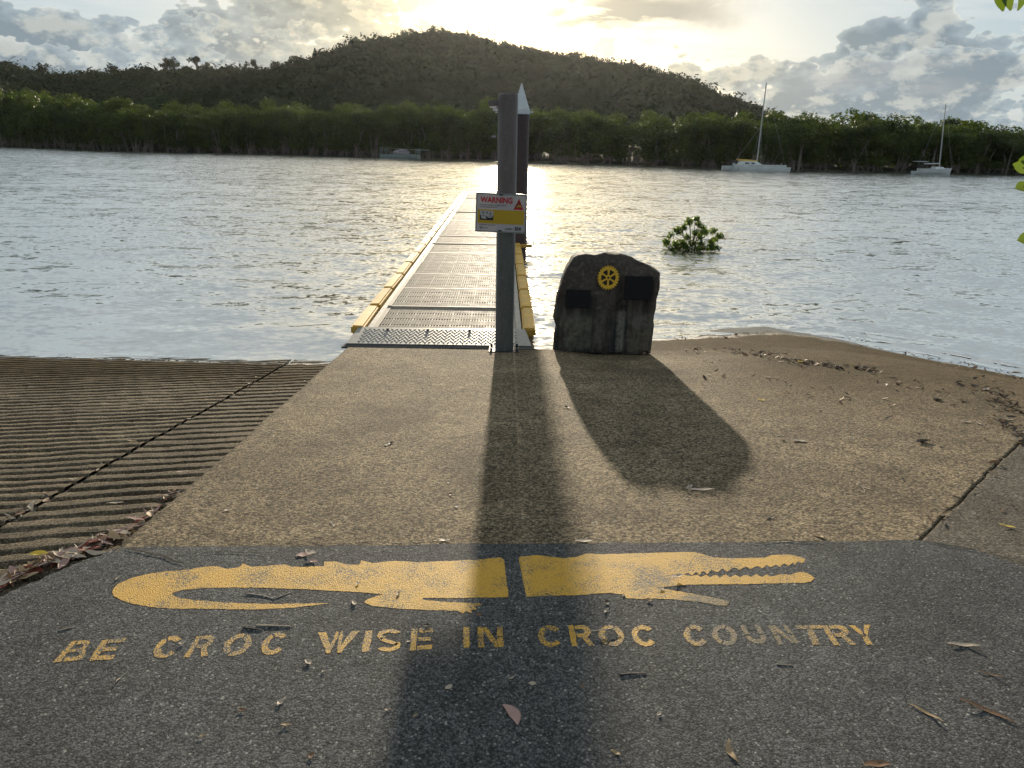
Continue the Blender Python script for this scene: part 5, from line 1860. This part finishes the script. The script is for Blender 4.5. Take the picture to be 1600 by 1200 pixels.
def scatter_stuff(name, pts_, mats, label, Lr=(.02, .06), cat='debris'):
    Vs_, Fs_, Mi = [], [], []
    b0 = 0
    for (x, y, z_) in pts_:
        L_ = random.uniform(*Lr)
        V_, F_ = leaf_geo(L_, L_ * random.uniform(.12, .45), random.uniform(-.15, .15), random.uniform(0, .2), random.uniform(0, .5), 4)
        R_ = Matrix.Rotation(random.uniform(0, 6.28), 3, 'Z') @ Matrix.Rotation(random.gauss(0, .3), 3, 'X') @ Matrix.Rotation(random.gauss(0, .25), 3, 'Y')
        Vs_ += [R_ @ Vector(v) + Vector((x, y, z_)) for v in V_]
        Fs_ += [tuple(i + b0 for i in f) for f in F_]
        Mi += [random.randrange(len(mats))] * len(F_)
        b0 = len(Vs_)
    ob_ = mk(name, Vs_, Fs_, None, None, smooth=True)
    for m_ in mats: ob_.data.materials.append(m_)
    ob_.data.polygons.foreach_set('material_index', Mi)
    return tag(ob_, label, cat, kind='stuff')


# litter in the gutter between ramp and asphalt
Ls = []
path = [(0, 925, 22), (40, 900, 26), (80, 885, 30), (120, 870, 32), (160, 852, 30), (190, 832, 22), (215, 812, 12), (245, 780, 7), (275, 745, 6)]
for i in range(len(path) - 1):
    for k in range(56 if i < 5 else 14):
        u = random.random()
        px = path[i][0] + (path[i + 1][0] - path[i][0]) * u; py = path[i][1] + (path[i + 1][1] - path[i][1]) * u
        wpx_ = path[i][2]
        q = abs(random.gauss(0, .38))
        px -= q * wpx_; py -= q * wpx_ * .25
        p_ = gnd(px, py, -.03)
        Ls.append((p_.x, p_.y, rz(p_.y) * (p_.y > 2.6) - .028 * (p_.y <= 2.6) + random.uniform(0, .03) * (1 - min(1, q))))
scatter_stuff('leaf_litter', Ls, [LM['pink'], LM['pale'], LM['red'], LM['tan'], LM['brown'], LM['dark'], LM['pink']], 'heap of dry pink, red and brown leaves in the gutter beside the ramp', (.03, .085), 'leaf litter')
# individually visible leaves on top of the litter
lit_lab = [('pale', 150, 862), ('red', 138, 858), ('pink', 165, 849), ('pale', 118, 872), ('tan', 180, 838), ('pink', 100, 880), ('red', 150, 845), ('pale', 128, 864), ('pink', 190, 830),
           ('pale', 60, 888), ('tan', 42, 900), ('pink', 18, 905), ('red', 6, 915), ('pale', 84, 876)]
for i, (c__, x, y) in enumerate(lit_lab):
    p_ = gnd(x, y, -.01)
    V_, F_ = leaf_geo(random.uniform(.07, .10), random.uniform(.018, .034), random.uniform(-.1, .1), .08, .3)
    ob_ = mk('fallen_leaf', V_, F_, LM[c__], None, smooth=True, loc=(p_.x, p_.y, -.012 + .002 * i % .01))
    ob_.rotation_euler = (random.gauss(0, .15), random.gauss(0, .15), random.uniform(0, 6.28))
    tag(ob_, 'dry curled leaf lying on top of the gutter leaf litter', 'leaf', 'leaves on top of the gutter litter')
# debris line on the beach
Ls = []
for (x0, y0, x1, y1, k, sp) in [(1140, 548, 1200, 556, 60, 6), (1190, 552, 1262, 570, 110, 7), (1255, 566, 1320, 574, 110, 5), (1335, 572, 1368, 580, 60, 4), (1490, 598, 1570, 614, 50, 6),
                                (1545, 620, 1600, 645, 70, 9), (1560, 655, 1600, 680, 60, 8), (1060, 548, 1140, 545, 26, 5), (1430, 560, 1600, 600, 30, 10), (1440, 830, 1600, 690, 26, 7), (1290, 530, 1480, 562, 40, 5), (1480, 565, 1600, 592, 40, 5), (1040, 530, 1200, 520, 30, 3), (1330, 590, 1600, 630, 60, 16), (1080, 570, 1400, 640, 40, 22)]:
    for _ in range(k):
        u = random.random(); px = x0 + (x1 - x0) * u + random.gauss(0, sp); py = y0 + (y1 - y0) * u + random.gauss(0, sp * .45)
        p_ = surf(px, py)
        Ls.append((p_.x, p_.y, p_.z + random.uniform(0, .008)))
scatter_stuff('wrack_line', Ls, [LM['dark'], LM['dark'], LM['brown'], LM['dark'], LM['tan']], 'dark line of twigs and leaf debris left by the tide on the beach', (.02, .075))
Ls = []
for (x0, y0, x1, y1, k, sp) in [(5, 815, 130, 742, 40, 4), (130, 742, 440, 572, 26, 3)]:
    for _ in range(k):
        u = random.random(); px = x0 + (x1 - x0) * u + random.gauss(0, sp); py = y0 + (y1 - y0) * u + random.gauss(0, sp * .5)
        p_ = gnd(px, py, -.12)
        for _k in range(4): p_ = gnd(px, py, rz(p_.y))
        Ls.append((p_.x, p_.y, p_.z - .004))
scatter_stuff('joint_debris', Ls, [LM['dark'], LM['pale'], LM['brown']], 'twigs and leaf bits caught in the long joint of the ramp', (.02, .06))

# broken foam lines where small waves reach the beach and the ramp
M_foam = simple('white_foam', (0.78, 0.80, 0.80), 0.6, 0.1, 20)
mb = MB()
wz_pt = lambda x, y: gnd(x, y, WZ + .012)
for pxs, wd in [([(1028, 520), (1090, 514), (1150, 509), (1215, 506), (1270, 512)], .026), ([(1040, 514), (1100, 508), (1180, 503)], .016),
                ([(1240, 517), (1330, 526), (1420, 540), (1500, 556), (1598, 574)], .030), ([(1300, 512), (1390, 524), (1480, 537)], .018),
                ([(1380, 545), (1450, 553), (1520, 566), (1598, 583)], .020), ([(10, 556), (90, 557), (180, 561), (290, 564), (400, 568), (480, 571)], .016),
                ([(120, 551), (220, 554), (330, 559)], .010)]:
    V_, F_ = crack(pxs, wd, 0.0, wz_pt)
    mb.add(V_, [f for i, f in enumerate(F_) if mnoise.noise(Vector((i * .045, pxs[0][0], 0))) + mnoise.noise(Vector((i * .3, 5, pxs[0][0]))) * .8 > -.12])
tag(mb.build('foam', M_foam), 'broken thin white foam lines at the water edge', 'foam', kind='stuff')

# ---------------------------------------------------------------- haze
m, t = newmat('river_air')
vol = nd(t, 'ShaderNodeVolumePrincipled', {'Color': rgb(0.92, 0.93, 0.95), 'Density': 0.000028, 'Anisotropy': 0.70})
o_ = t.nodes.new('ShaderNodeOutputMaterial'); t.links.new(vol, o_.inputs['Volume'])
mb = MB(); mb.box((0, 400, 48), (2100, 1450, 106))
hz = mb.build('haze', m)
tag(hz, 'thin pale air between the river and the hill', 'haze', kind='stuff')
